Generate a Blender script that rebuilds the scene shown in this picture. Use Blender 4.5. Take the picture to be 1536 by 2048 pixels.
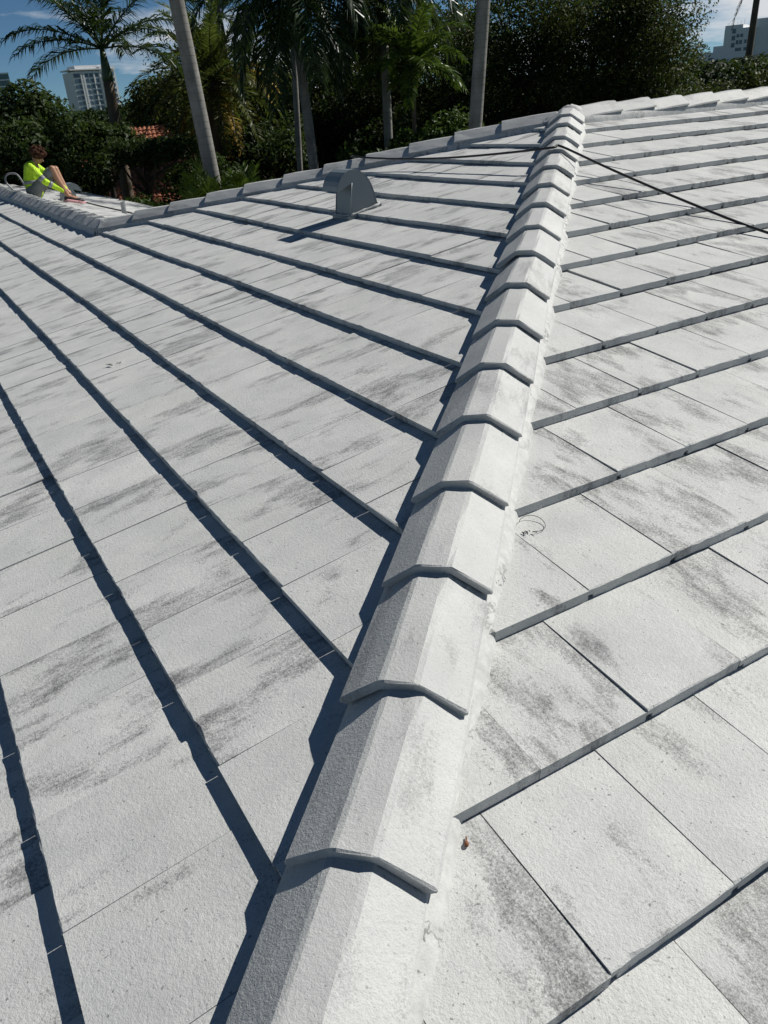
import bpy, bmesh, math, random
import numpy as np
from mathutils import Vector, Matrix

for o in list(bpy.data.objects):
    bpy.data.objects.remove(o, do_unlink=True)
scene = bpy.context.scene
COL = scene.collection
R = math.radians

# ------------------------------------------------------------------ camera
CAM = Vector((-0.300, -0.8016, 1.1698))
yaw, pit, rol = 1.07379, 0.47057, -0.07960
fw = Vector((math.cos(yaw)*math.cos(pit), math.sin(yaw)*math.cos(pit), -math.sin(pit)))
rt = Vector((math.sin(yaw), -math.cos(yaw), 0))
up = rt.cross(fw)
r2 = rt*math.cos(rol) + up*math.sin(rol)
u2 = up*math.cos(rol) - rt*math.sin(rol)
cd = bpy.data.cameras.new('camera')
cam = bpy.data.objects.new('camera', cd)
COL.objects.link(cam)
M = Matrix.Identity(4)
for i in range(3):
    M[i][0] = r2[i]; M[i][1] = u2[i]; M[i][2] = -fw[i]; M[i][3] = CAM[i]
cam.matrix_world = M
cd.sensor_fit = 'VERTICAL'
cd.sensor_height = 32.0
cd.lens = 1596.5/2048*32.0
cd.clip_start = 0.05
cd.clip_end = 6000
scene.camera = cam

CLOUD_SEED = (9.1, 15.2, 4.0)
# ------------------------------------------------------------------ sun and sky
SUN_AZ, SUN_EL = R(-1.5), R(41.0)          # direction towards the sun, azimuth measured from +X
sd = bpy.data.lights.new('sun', 'SUN')
sd.energy = 5.0
sd.angle = R(0.53)
sd.color = (1.0, 0.962, 0.89)
sun = bpy.data.objects.new('sun', sd)
COL.objects.link(sun)
sdir = Vector((math.cos(SUN_AZ)*math.cos(SUN_EL), math.sin(SUN_AZ)*math.cos(SUN_EL), math.sin(SUN_EL)))
sun.rotation_euler = sdir.to_track_quat('Z', 'Y').to_euler()
sun.location = (20, 0, 20)

W = bpy.data.worlds.new('World')
scene.world = W
W.use_nodes = True
nt = W.node_tree
nt.nodes.clear()
def wn(t, **k):
    n = nt.nodes.new(t)
    for a, b in k.items():
        setattr(n, a, b)
    return n
sky = wn('ShaderNodeTexSky')
sky.sky_type = 'NISHITA'
sky.sun_disc = False
sky.sun_elevation = SUN_EL
sky.sun_rotation = math.pi/2 - SUN_AZ
sky.air_density = 0.5
sky.dust_density = 0.0
sky.ozone_density = 6.0
sky.altitude = 0
bg = wn('ShaderNodeBackground')
bg.inputs[1].default_value = 0.05
tc = wn('ShaderNodeTexCoord')
sep = wn('ShaderNodeSeparateXYZ')
nt.links.new(tc.outputs['Generated'], sep.inputs[0])
zc = wn('ShaderNodeMath', operation='ADD'); zc.inputs[1].default_value = 0.16
nt.links.new(sep.outputs[2], zc.inputs[0])
zm = wn('ShaderNodeMath', operation='MAXIMUM'); zm.inputs[1].default_value = 0.05
nt.links.new(zc.outputs[0], zm.inputs[0])
dv = wn('ShaderNodeVectorMath', operation='DIVIDE')
cmb = wn('ShaderNodeCombineXYZ')
for i in range(3):
    nt.links.new(zm.outputs[0], cmb.inputs[i])
nt.links.new(tc.outputs['Generated'], dv.inputs[0])
nt.links.new(cmb.outputs[0], dv.inputs[1])
cn = wn('ShaderNodeTexNoise')
cn.inputs['Scale'].default_value = 0.75
cn.inputs['Detail'].default_value = 9
cn.inputs['Roughness'].default_value = 0.58
cadd = wn('ShaderNodeVectorMath', operation='ADD')
cadd.inputs[1].default_value = CLOUD_SEED
nt.links.new(dv.outputs[0], cadd.inputs[0])
nt.links.new(cadd.outputs[0], cn.inputs['Vector'])
cr = wn('ShaderNodeValToRGB')
cr.color_ramp.elements[0].position = 0.445
cr.color_ramp.elements[1].position = 0.57
# clouds thin out towards the zenith, as a scattered fair-weather sky seen from below
thin = wn('ShaderNodeMath', operation='MULTIPLY_ADD'); thin.inputs[1].default_value = -0.30
nt.links.new(zm.outputs[0], thin.inputs[0]); nt.links.new(cn.outputs['Fac'], thin.inputs[2])
nt.links.new(thin.outputs[0], cr.inputs[0])
cmix = wn('ShaderNodeMixRGB')
cmix.inputs[2].default_value = (12.5, 13.0, 13.6, 1)
nt.links.new(cr.outputs[0], cmix.inputs[0])
tint = wn('ShaderNodeMixRGB', blend_type='MULTIPLY'); tint.inputs[0].default_value = 1
tint.inputs[2].default_value = (0.93, 1.08, 1.0, 1)
nt.links.new(sky.outputs[0], tint.inputs[1])
nt.links.new(tint.outputs[0], cmix.inputs[1])
nt.links.new(cmix.outputs[0], bg.inputs[0])
wo = wn('ShaderNodeOutputWorld')
nt.links.new(bg.outputs[0], wo.inputs[0])

scene.view_settings.view_transform = 'Standard'
scene.view_settings.look = 'None'
scene.view_settings.gamma = 1
scene.view_settings.use_curve_mapping = False
scene.view_settings.exposure = 0.09

# ------------------------------------------------------------------ helpers
def world_of(o):
    m = o.matrix_basis.copy()
    if o.parent:
        return world_of(o.parent) @ o.matrix_parent_inverse @ m
    return m

def put(o, parent=None):
    COL.objects.link(o)
    if parent is not None:
        o.parent = parent
        o.matrix_parent_inverse = world_of(parent).inverted()
    return o

def obj(name, me, mat=None, parent=None, matrix=None):
    if mat is not None and not me.materials:
        me.materials.append(mat)
    o = bpy.data.objects.new(name, me)
    if matrix is not None:
        o.matrix_basis = matrix
    return put(o, parent)

def tag(o, label=None, cat=None, group=None, kind=None):
    if label: o['label'] = label
    if cat: o['category'] = cat
    if group: o['group'] = group
    if kind: o['kind'] = kind
    return o

def empty(name, loc, label=None, cat=None, group=None):
    o = bpy.data.objects.new(name, None)
    o.location = loc
    o.empty_display_size = 0.2
    put(o)
    return tag(o, label, cat, group)

def pymesh(name, v, f, smooth=False):
    me = bpy.data.meshes.new(name)
    me.from_pydata([tuple(x) for x in v], [], f)
    if smooth:
        me.polygons.foreach_set('use_smooth', [True]*len(me.polygons))
    me.update()
    return me

def quads_mesh(name, V, nper=4):
    """V: (N, nper, 3) array of separate polygons"""
    n = V.shape[0]
    me = bpy.data.meshes.new(name)
    me.vertices.add(n*nper); me.loops.add(n*nper); me.polygons.add(n)
    me.vertices.foreach_set('co', np.ascontiguousarray(V, dtype=np.float32).ravel())
    me.loops.foreach_set('vertex_index', np.arange(n*nper, dtype=np.int32))
    me.polygons.foreach_set('loop_start', np.arange(0, n*nper, nper, dtype=np.int32))
    me.update(calc_edges=True)
    return me

def box_geo(x0, x1, y0, y1, z0, z1):
    v = [(x0,y0,z0),(x1,y0,z0),(x1,y1,z0),(x0,y1,z0),(x0,y0,z1),(x1,y0,z1),(x1,y1,z1),(x0,y1,z1)]
    f = [(3,2,1,0),(4,5,6,7),(0,1,5,4),(1,2,6,5),(2,3,7,6),(3,0,4,7)]
    return v, f

def tube_geo(pts, rad, n=10, cap=True):
    pts = [Vector(p) for p in pts]
    if not hasattr(rad, '__len__'):
        rad = [rad]*len(pts)
    V, F = [], []
    prev = None
    for i, p in enumerate(pts):
        d = (pts[min(i+1, len(pts)-1)] - pts[max(i-1, 0)]).normalized()
        if prev is None:
            a = Vector((0,0,1)) if abs(d.z) < 0.9 else Vector((1,0,0))
            x = d.cross(a).normalized()
        else:
            x = (prev - d*prev.dot(d)).normalized()
        prev = x
        y = d.cross(x)
        for k in range(n):
            t = 2*math.pi*k/n
            V.append(p + (x*math.cos(t) + y*math.sin(t))*rad[i])
    for i in range(len(pts)-1):
        for k in range(n):
            a = i*n+k; b = i*n+(k+1) % n
            F.append((a, b, b+n, a+n))
    if cap:
        F.append(tuple(range(n))[::-1])
        F.append(tuple((len(pts)-1)*n+k for k in range(n)))
    return V, F

def tube(name, pts, rad, mat, parent=None, n=10):
    v, f = tube_geo(pts, rad, n)
    return obj(name, pymesh(name, v, f, True), mat, parent)

def catmull(P, k=8):
    P = [Vector(p) for p in P]
    out = []
    for i in range(len(P)-1):
        p0 = P[max(i-1,0)]; p1 = P[i]; p2 = P[i+1]; p3 = P[min(i+2, len(P)-1)]
        for j in range(k):
            t = j/k
            out.append(0.5*((2*p1)+(p2-p0)*t+(2*p0-5*p1+4*p2-p3)*t*t+(3*p1-p0-3*p2+p3)*t*t*t))
    out.append(P[-1])
    return out

# ------------------------------------------------------------------ materials
class NB:
    def __init__(self, name):
        self.m = bpy.data.materials.new(name)
        self.m.use_nodes = True
        self.t = self.m.node_tree
        self.p = self.t.nodes['Principled BSDF']
        self.out = self.t.nodes['Material Output']
    def n(self, typ, ins=None, **k):
        nd = self.t.nodes.new(typ)
        for a, b in k.items():
            setattr(nd, a, b)
        for a, b in (ins or {}).items():
            self.set(nd.inputs[a], b)
        return nd
    def set(self, sock, v):
        if hasattr(v, 'is_output') or isinstance(v, bpy.types.NodeSocket):
            self.t.links.new(v, sock)
        else:
            sock.default_value = v
    def math(self, op, a, b=0.0, c=None, clamp=False):
        nd = self.n('ShaderNodeMath', operation=op, use_clamp=clamp)
        self.set(nd.inputs[0], a); self.set(nd.inputs[1], b)
        if c is not None: self.set(nd.inputs[2], c)
        return nd.outputs[0]
    def vmul(self, v, s):
        nd = self.n('ShaderNodeVectorMath', operation='MULTIPLY')
        self.set(nd.inputs[0], v); self.set(nd.inputs[1], s)
        return nd.outputs[0]
    def vadd(self, v, s):
        nd = self.n('ShaderNodeVectorMath', operation='ADD')
        self.set(nd.inputs[0], v); self.set(nd.inputs[1], s)
        return nd.outputs[0]
    def noise(self, vec, scale, detail=4, rough=0.55, dist=0.0):
        nd = self.n('ShaderNodeTexNoise', {'Vector': vec, 'Scale': scale, 'Detail': detail, 'Roughness': rough, 'Distortion': dist})
        return nd.outputs['Fac']
    def ramp(self, f, a, b, clamp=True):
        nd = self.n('ShaderNodeMapRange', clamp=clamp)
        self.set(nd.inputs[0], f); nd.inputs[1].default_value = a; nd.inputs[2].default_value = b
        return nd.outputs[0]
    def mix(self, f, a, b, mode='MIX'):
        nd = self.n('ShaderNodeMixRGB', blend_type=mode)
        self.set(nd.inputs[0], f)
        for i, c in ((1, a), (2, b)):
            self.set(nd.inputs[i], (*c, 1) if isinstance(c, tuple) and len(c) == 3 else c)
        return nd.outputs[0]
    def bump(self, h, strength, dist, prev=None):
        nd = self.n('ShaderNodeBump', {'Height': h, 'Strength': strength, 'Distance': dist})
        if prev is not None: self.t.links.new(prev, nd.inputs['Normal'])
        return nd.outputs[0]
    def base(self, c, rough=0.7, normal=None, **k):
        self.set(self.p.inputs['Base Color'], (*c, 1) if isinstance(c, tuple) and len(c) == 3 else c)
        self.set(self.p.inputs['Roughness'], rough)
        if normal is not None: self.t.links.new(normal, self.p.inputs['Normal'])
        for a, b in k.items():
            self.set(self.p.inputs[a.replace('_', ' ')], b)
        return self.m

def simple(name, c, rough=0.7, var=0.15, scale=6.0, **k):
    b = NB(name)
    tcn = b.n('ShaderNodeTexCoord').outputs['Object']
    f = b.noise(tcn, scale, 5)
    col = b.mix(f, tuple(x*(1-var) for x in c), tuple(min(1, x*(1+var)) for x in c))
    return b.base(col, rough, **k)

def painted_tile(name, dirt_amt=1.0, uvmode=True, grey=0.0):
    b = NB(name)
    if uvmode:
        uv = b.n('ShaderNodeUVMap', uv_map='loc').outputs[0]
        at = b.n('ShaderNodeAttribute', attribute_name='rnd').outputs['Fac']
    else:
        uv = b.n('ShaderNodeTexCoord').outputs['Object']
        at = 0.0
    ob = b.n('ShaderNodeObjectInfo').outputs['Random']
    rnd = b.math('FRACT', b.math('ADD', ob, at))
    rv = b.n('ShaderNodeCombineXYZ')
    b.set(rv.inputs[0], b.math('MULTIPLY', rnd, 91.7)); b.set(rv.inputs[1], b.math('MULTIPLY', rnd, 47.3)); b.set(rv.inputs[2], b.math('MULTIPLY', rnd, 63.1))
    vec = b.vadd(uv, rv.outputs[0])
    r2_ = b.math('FRACT', b.math('MULTIPLY', rnd, 17.31))
    r3_ = b.math('FRACT', b.math('MULTIPLY', rnd, 53.77))
    # broad grey mottling of thin paint
    n1 = b.noise(vec, 5.0, 5, 0.6)
    n2 = b.noise(b.vmul(vec, (30.0, 7.5, 24.0)), 1.0, 6, 0.70, 0.6)      # streaks running down the slope
    n3 = b.noise(b.vmul(vec, (7.0, 3.2, 7.0)), 1.0, 3, 0.5)             # where the dirty patches sit
    n4 = b.noise(vec, 320.0, 2, 0.7)                                     # grain
    n5 = b.noise(vec, 75.0, 4, 0.65)
    n6 = b.noise(vec, 150.0, 3, 0.7)
    thr = b.math('MULTIPLY_ADD', r2_, -0.16, 0.61)
    patch = b.ramp(b.math('SUBTRACT', n3, thr), -0.06, 0.10)
    sepv = b.n('ShaderNodeSeparateXYZ', {0: uv}).outputs[1]
    lap = b.math('MULTIPLY', b.ramp(sepv, 0.16, 0.36), b.ramp(b.noise(b.vmul(vec, (9.0, 1.0, 9.0)), 1.0, 2), 0.48, 0.66)) if uvmode else 0.0
    patch = b.math('MAXIMUM', patch, b.math('MULTIPLY', lap, 0.85))
    val = b.math('MULTIPLY_ADD', patch, 0.56, -0.43)
    val = b.math('ADD', val, b.math('MULTIPLY', b.math('SUBTRACT', n2, 0.5), 1.6))
    val = b.math('ADD', val, b.math('MULTIPLY', b.math('SUBTRACT', n4, 0.5), 0.9))
    val = b.math('ADD', val, b.math('MULTIPLY', b.math('SUBTRACT', n6, 0.5), 1.1))
    dirt = b.math('MULTIPLY', b.ramp(val, -0.14, 0.48), 0.88*dirt_amt, clamp=True)
    # tiny dark chips
    chips = b.math('MULTIPLY', b.ramp(b.noise(vec, 110.0, 1, 0.5), 0.72, 0.76), 0.7*dirt_amt)
    lum = b.math('MULTIPLY_ADD', r3_, 0.26, 0.0)
    white = b.mix(b.ramp(n1, 0.33, 0.70), (0.53, 0.54, 0.535), (0.66, 0.665, 0.65))
    white = b.mix(b.math('MULTIPLY', b.ramp(n5, 0.40, 0.72), 0.32), white, (0.41, 0.42, 0.42))
    white = b.mix(b.math('MULTIPLY', b.ramp(b.noise(b.vmul(vec, (9.0, 4.0, 9.0)), 1.0, 5, 0.65, 0.4), 0.45, 0.75), 0.40), white, (0.38, 0.385, 0.39))
    white = b.mix(b.math('MULTIPLY', b.ramp(n4, 0.52, 0.72), 0.50), white, (0.34, 0.35, 0.35))
    white = b.mix(lum, white, (0.42, 0.44, 0.43))
    # a faint warm / green cast on some tiles
    white = b.mix(b.math('MULTIPLY', b.ramp(b.noise(vec, 2.3, 3), 0.5, 0.8), 0.25), white, (0.60, 0.61, 0.55))
    white = b.mix(grey, white, (0.36, 0.37, 0.37))
    col = b.mix(dirt, white, (0.095, 0.095, 0.10))
    col = b.mix(chips, col, (0.12, 0.12, 0.12))
    h = b.math('ADD', b.math('MULTIPLY', n4, 0.5), b.math('MULTIPLY', b.noise(vec, 130.0, 3, 0.6), 0.8))
    nb = b.bump(h, 0.55, 0.0035)
    nb = b.bump(b.noise(vec, 9.0, 3), 0.25, 0.006, nb)
    return b.base(col, 0.62, nb, **{'Specular_IOR_Level': 0.35})

M_TILE = painted_tile('white_painted_concrete_tile')
M_CAP = painted_tile('white_painted_cap', 0.55, False, 0.28)

def mk_mortar():
    b = NB('painted_mortar')
    v = b.n('ShaderNodeTexCoord').outputs['Object']
    n = b.noise(v, 30.0, 6, 0.65)
    col = b.mix(b.ramp(n, 0.30, 0.62), (0.40, 0.405, 0.40), (0.55, 0.555, 0.545))
    crk = b.math('ABSOLUTE', b.math('SUBTRACT', b.noise(v, 9.0, 6, 0.6), 0.5))
    crack = b.math('MULTIPLY', b.ramp(crk, 0.020, 0.006), b.ramp(b.noise(v, 3.0, 2), 0.48, 0.58))
    col = b.mix(b.math('MULTIPLY', crack, 0.7), col, (0.07, 0.07, 0.07))
    nb = b.bump(b.noise(v, 55.0, 4, 0.55), 0.12, 0.002)
    nb = b.bump(b.noise(v, 260.0, 2), 0.4, 0.002, nb)
    return b.base(col, 0.75, nb)
M_MORTAR = mk_mortar()
M_DECK = simple('dark_underlayment', (0.05, 0.05, 0.055), 0.9)
M_STUCCO = simple('white_stucco', (0.6, 0.59, 0.56), 0.85)
M_BLACK = simple('black_rubber', (0.018, 0.018, 0.02), 0.55)
M_STEEL = simple('grey_steel', (0.30, 0.31, 0.32), 0.45, Metallic=0.6)
M_RUST = simple('rusty_metal', (0.18, 0.07, 0.03), 0.8)
M_DEBRIS = simple('dark_debris', (0.06, 0.055, 0.05), 0.9)

def mk_sheet():
    b = NB('painted_sheet_metal')
    v = b.n('ShaderNodeTexCoord').outputs['Object']
    n = b.noise(v, 9.0, 5, 0.6)
    col = b.mix(n, (0.17, 0.205, 0.22), (0.22, 0.26, 0.275))
    sp = b.n('ShaderNodeSeparateXYZ', {0: v})
    rust = b.math('MULTIPLY', b.ramp(sp.outputs[2], 0.10, 0.02), b.ramp(b.noise(v, 22.0, 4), 0.45, 0.7))
    col = b.mix(b.math('MULTIPLY', rust, 0.5), col, (0.27, 0.20, 0.16))
    return b.base(col, 0.42, b.bump(b.noise(v, 14.0, 2), 0.15, 0.004), Metallic=0.05)
M_SHEET = mk_sheet()

def leaf_mat(name, dark, light, yellow=None, rough=0.58, tl=0.25, sc=0.9):
    b = NB(name)
    v = b.n('ShaderNodeTexCoord').outputs['Object']
    n = b.noise(v, sc, 3)
    m = b.noise(v, 9.0, 2)
    col = b.mix(b.ramp(n, 0.35, 0.65), dark, light)
    if yellow:
        col = b.mix(b.ramp(m, 0.60, 0.75), col, yellow)
    b.base(col, rough, **{'Specular_IOR_Level': 0.15})
    tr = b.n('ShaderNodeBsdfTranslucent', {'Color': b.mix(0.5, col, (0.10, 0.16, 0.02))})
    mx = b.n('ShaderNodeMixShader', {0: tl})
    b.t.links.new(b.p.outputs[0], mx.inputs[1]); b.t.links.new(tr.outputs[0], mx.inputs[2])
    b.t.links.new(mx.outputs[0], b.out.inputs[0])
    return b.m
M_LEAF_DARK = leaf_mat('leaf_dark', (0.016, 0.032, 0.013), (0.042, 0.068, 0.02), (0.065, 0.078, 0.022))
M_LEAF_OLIVE = leaf_mat('leaf_olive', (0.024, 0.036, 0.013), (0.075, 0.085, 0.023), (0.11, 0.10, 0.028))
M_LEAF_HEDGE = leaf_mat('leaf_hedge', (0.025, 0.05, 0.014), (0.055, 0.10, 0.022), (0.09, 0.12, 0.03), sc=2.0)
M_FROND = leaf_mat('palm_frond', (0.014, 0.030, 0.014), (0.035, 0.06, 0.022), rough=0.32)
M_FROND_DATE = leaf_mat('date_frond', (0.05, 0.07, 0.018), (0.115, 0.13, 0.03), (0.16, 0.13, 0.03), rough=0.42, tl=0.4)
M_FROND_GOLD = leaf_mat('old_frond', (0.22, 0.15, 0.02), (0.42, 0.28, 0.035), rough=0.5)
M_FROND_BRIGHT = leaf_mat('bright_frond', (0.035, 0.07, 0.012), (0.09, 0.14, 0.02), rough=0.35, tl=0.4)
M_FROND_DEAD = leaf_mat('dead_frond', (0.05, 0.035, 0.025), (0.10, 0.07, 0.045), rough=0.8, tl=0.1)
M_SHAFT = simple('crownshaft_green', (0.05, 0.085, 0.03), 0.4, 0.3, 3.0)
M_BARK = simple('bark_brown', (0.07, 0.055, 0.042), 0.9, 0.4, 8.0)

def mk_palmbark(name, c0, c1, ring=7.0):
    b = NB(name)
    v = b.n('ShaderNodeTexCoord').outputs['Object']
    sp = b.n('ShaderNodeSeparateXYZ', {0: v})
    wv = b.math('ADD', b.math('MULTIPLY', sp.outputs[2], ring), b.math('MULTIPLY', b.noise(v, 2.0, 2), 0.7))
    fr = b.math('FRACT', wv)
    edge = b.ramp(fr, 0.0, 0.16)
    n = b.noise(b.vmul(v, (1.0, 1.0, 0.5)), 3.5, 5, 0.6)
    col = b.mix(b.ramp(n, 0.3, 0.7), c0, c1)
    col = b.mix(b.math('MULTIPLY', b.math('SUBTRACT', 1.0, edge), 0.32), col, tuple(x*0.35 for x in c0))
    return b.base(col, 0.85, b.bump(edge, 0.25, 0.01))
M_PALM = mk_palmbark('palm_trunk_grey', (0.13, 0.125, 0.115), (0.28, 0.27, 0.25))
M_PALM_DK = mk_palmbark('palm_trunk_brown', (0.07, 0.055, 0.04), (0.16, 0.12, 0.08), 10.0)

# ------------------------------------------------------------------ ground
def mk_grass():
    b = NB('lawn')
    v = b.n('ShaderNodeTexCoord').outputs['Object']
    return b.base(b.mix(b.noise(v, 0.6, 6), (0.03, 0.05, 0.015), (0.07, 0.09, 0.03)), 0.95)
GZ = -4.0
g = obj('ground', pymesh('ground', [(-3000,-3000,GZ),(3000,-3000,GZ),(3000,3000,GZ),(-3000,3000,GZ)], [(0,1,2,3)]), mk_grass())
tag(g, kind='structure')

# ------------------------------------------------------------------ the tiled roof
PITCH = 0.2187
TP, CP, SP = math.tan(PITCH), math.cos(PITCH), math.sin(PITCH)
THK = {'L': 0.0275, 'R': 0.035, 'B': 0.030}   # tile thickness at the butt
AP = 4.46                        # apex at x = y = AP
WX = 1.45                        # wing ridge at x = WX
WY = 2*AP - WX                   # where the far hip meets the wing ridge
EAVE = -3.2
WEND = 22.0
XEND = 12.0
BEAVE = 4.2                      # back eave of the wing

house = empty('house', (2, 6, GZ), 'house with a white painted flat-tile hip roof filling the foreground', 'house')

SL = {   # slope frames: origin, u (along the courses), v (up the slope), n
 'L': (Vector((0,0,0)), Vector((0,-1,0)), Vector((CP,0,SP)), Vector((-SP,0,CP))),
 'R': (Vector((0,0,0)), Vector((1,0,0)), Vector((0,CP,SP)), Vector((0,-SP,CP))),
 'B': (Vector((WX,0,WX*TP)), Vector((0,1,0)), Vector((-CP,0,SP)), Vector((SP,0,CP))),
}
def zL(x): return x*TP
def deck(name, poly, zf, n):
    top = [Vector((x, y, zf(x, y))) - n*0.078 for x, y in poly]
    bot = [p - Vector((0,0,0.05)) for p in top]
    k = len(poly)
    f = [tuple(range(k)), tuple(range(k, 2*k))[::-1]] + [(i, i+k, (i+1) % k + k, (i+1) % k) for i in range(k)]
    me = pymesh(name, top+bot, f)
    bm = bmesh.new(); bm.from_mesh(me); bmesh.ops.recalc_face_normals(bm, faces=bm.faces); bm.to_mesh(me); bm.free()
    return obj('roof_slope', me, M_DECK, house)
deckL = deck('slope_l', [(EAVE,EAVE),(AP,AP),(WX,WY),(WX,WEND),(EAVE,WEND)], lambda x, y: x*TP, SL['L'][3])
deckR = deck('slope_r', [(EAVE,EAVE),(XEND,EAVE),(XEND,AP),(AP,AP)], lambda x, y: y*TP, SL['R'][3])
deckB = deck('slope_b', [(WX,WY),(BEAVE,WY+BEAVE-WX),(BEAVE,WEND),(WX,WEND)], lambda x, y: (2*WX-x)*TP, SL['B'][3])
deckM = deck('slope_m', [(AP,AP),(XEND,AP),(XEND,WY+BEAVE-WX),(BEAVE,WY+BEAVE-WX),(WX,WY)], lambda x, y: (2*AP-y)*TP, Vector((0,SP,CP)))
deckM.data.materials.clear(); deckM.data.materials.append(M_CAP)

# walls below the eaves
for (x0,x1,y0,y1) in ((-2.7,XEND-0.5,-2.7,WY+BEAVE-WX-0.5), (-2.7,BEAVE-0.5,WY+BEAVE-WX-0.5,WEND-0.3)):
    v, f = box_geo(x0,x1,y0,y1,GZ,EAVE*TP-0.16)
    obj('wall', pymesh('wall', v, f), M_STUCCO, house)

def set_uv(me, uvs):
    uvl = me.uv_layers.new(name='loc')
    li = np.empty(len(me.loops), dtype=np.int32)
    me.loops.foreach_get('vertex_index', li)
    uvl.data.foreach_set('uv', np.asarray(uvs, dtype=np.float32)[li].ravel())

def full_tile(w, e, rng, TH):
    """a flat interlocking tile, front butt at b = 0, top surface h = 0"""
    L = e + 0.045
    W_ = w - 0.0016
    A = [0.0, 0.017, 0.0185] + [0.0185 + (W_-0.0185)*i/10 for i in range(1, 11)]
    n = len(A)
    V = []; U = []
    def add(a, b, h):
        V.append((a, b, h)); U.append((a, b+h)); return len(V)-1
    j = lambda s: rng.uniform(-s, s)
    chip = [rng.uniform(0.0012, 0.0042) if rng.random() < 0.08 else 0.0 for a in A]      # knocked-off bits of arris
    rA = [add(a, 0.0034+j(0.0012)+1.3*c, 0.0) for a, c in zip(A, chip)]
    rB = [add(a, j(0.0009)+0.4*c, -0.0024+j(0.0011)-1.1*c) for a, c in zip(A, chip)]
    rC, rD = [], []
    for i, a in enumerate(A):
        hb = -TH*0.55 if i < 2 else -(TH-0.0028)+j(0.0016)
        bb = rng.uniform(0, 0.002)
        rC.append(add(a, bb, hb))
        rD.append(add(a, 0.055, hb))
    k0 = add(0.0, L, 0.0); k1 = add(W_, L, 0.0)
    F = [tuple(rA) + (k1, k0)]
    for P, Q in ((rB, rA), (rC, rB), (rD, rC)):
        for i in range(n-1):
            F.append((P[i], P[i+1], Q[i+1], Q[i]))
    # sides
    s0 = add(0.0, L, -0.018); s1 = add(W_, L, -0.018)
    F.append((rA[0], k0, s0, rD[0], rC[0], rB[0]))
    F.append((rA[-1], rB[-1], rC[-1], rD[-1], s1, k1))
    # underlap lip with rounded rib on the right-hand side
    x0, x1 = W_, W_+0.011
    q = [add(x0, 0.004, -0.0255), add(x1, 0.004, -0.0255), add(x1, 0.004, -0.0195), add(x1-0.004, 0.004, -0.0165), add(x0, 0.004, -0.0165)]
    q2 = [add(x0, L, -0.0255), add(x1, L, -0.0255), add(x1, L, -0.0195), add(x1-0.004, L, -0.0165), add(x0, L, -0.0165)]
    F.append(tuple(q))
    for i in range(5):
        F.append((q[i], q2[i], q2[(i+1) % 5], q[(i+1) % 5])[::-1])
    return V, F, U

def clip_poly(P, a, b, c):
    """keep points with a*x + b*y <= c"""
    out = []
    for i in range(len(P)):
        p, q = P[i], P[(i+1) % len(P)]
        dp, dq = a*p[0]+b*p[1]-c, a*q[0]+b*q[1]-c
        if dp <= 0: out.append(p)
        if (dp < 0 < dq) or (dq < 0 < dp):
            t = dp/(dp-dq)
            out.append((p[0]+(q[0]-p[0])*t, p[1]+(q[1]-p[1])*t))
    return out

def cut_tile(poly, TH):
    k = len(poly)
    V = [(a, b, -0.003 if b < 0.001 else 0.0) for a, b in poly] + [(a, b, -(TH-0.003)) for a, b in poly]
    F = [tuple(range(k)), tuple(range(k, 2*k))[::-1]] + [(i+k, (i+1) % k + k, (i+1) % k, i) for i in range(k)]
    return V, F, [(v[0], v[1]+v[2]) for v in V]

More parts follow.
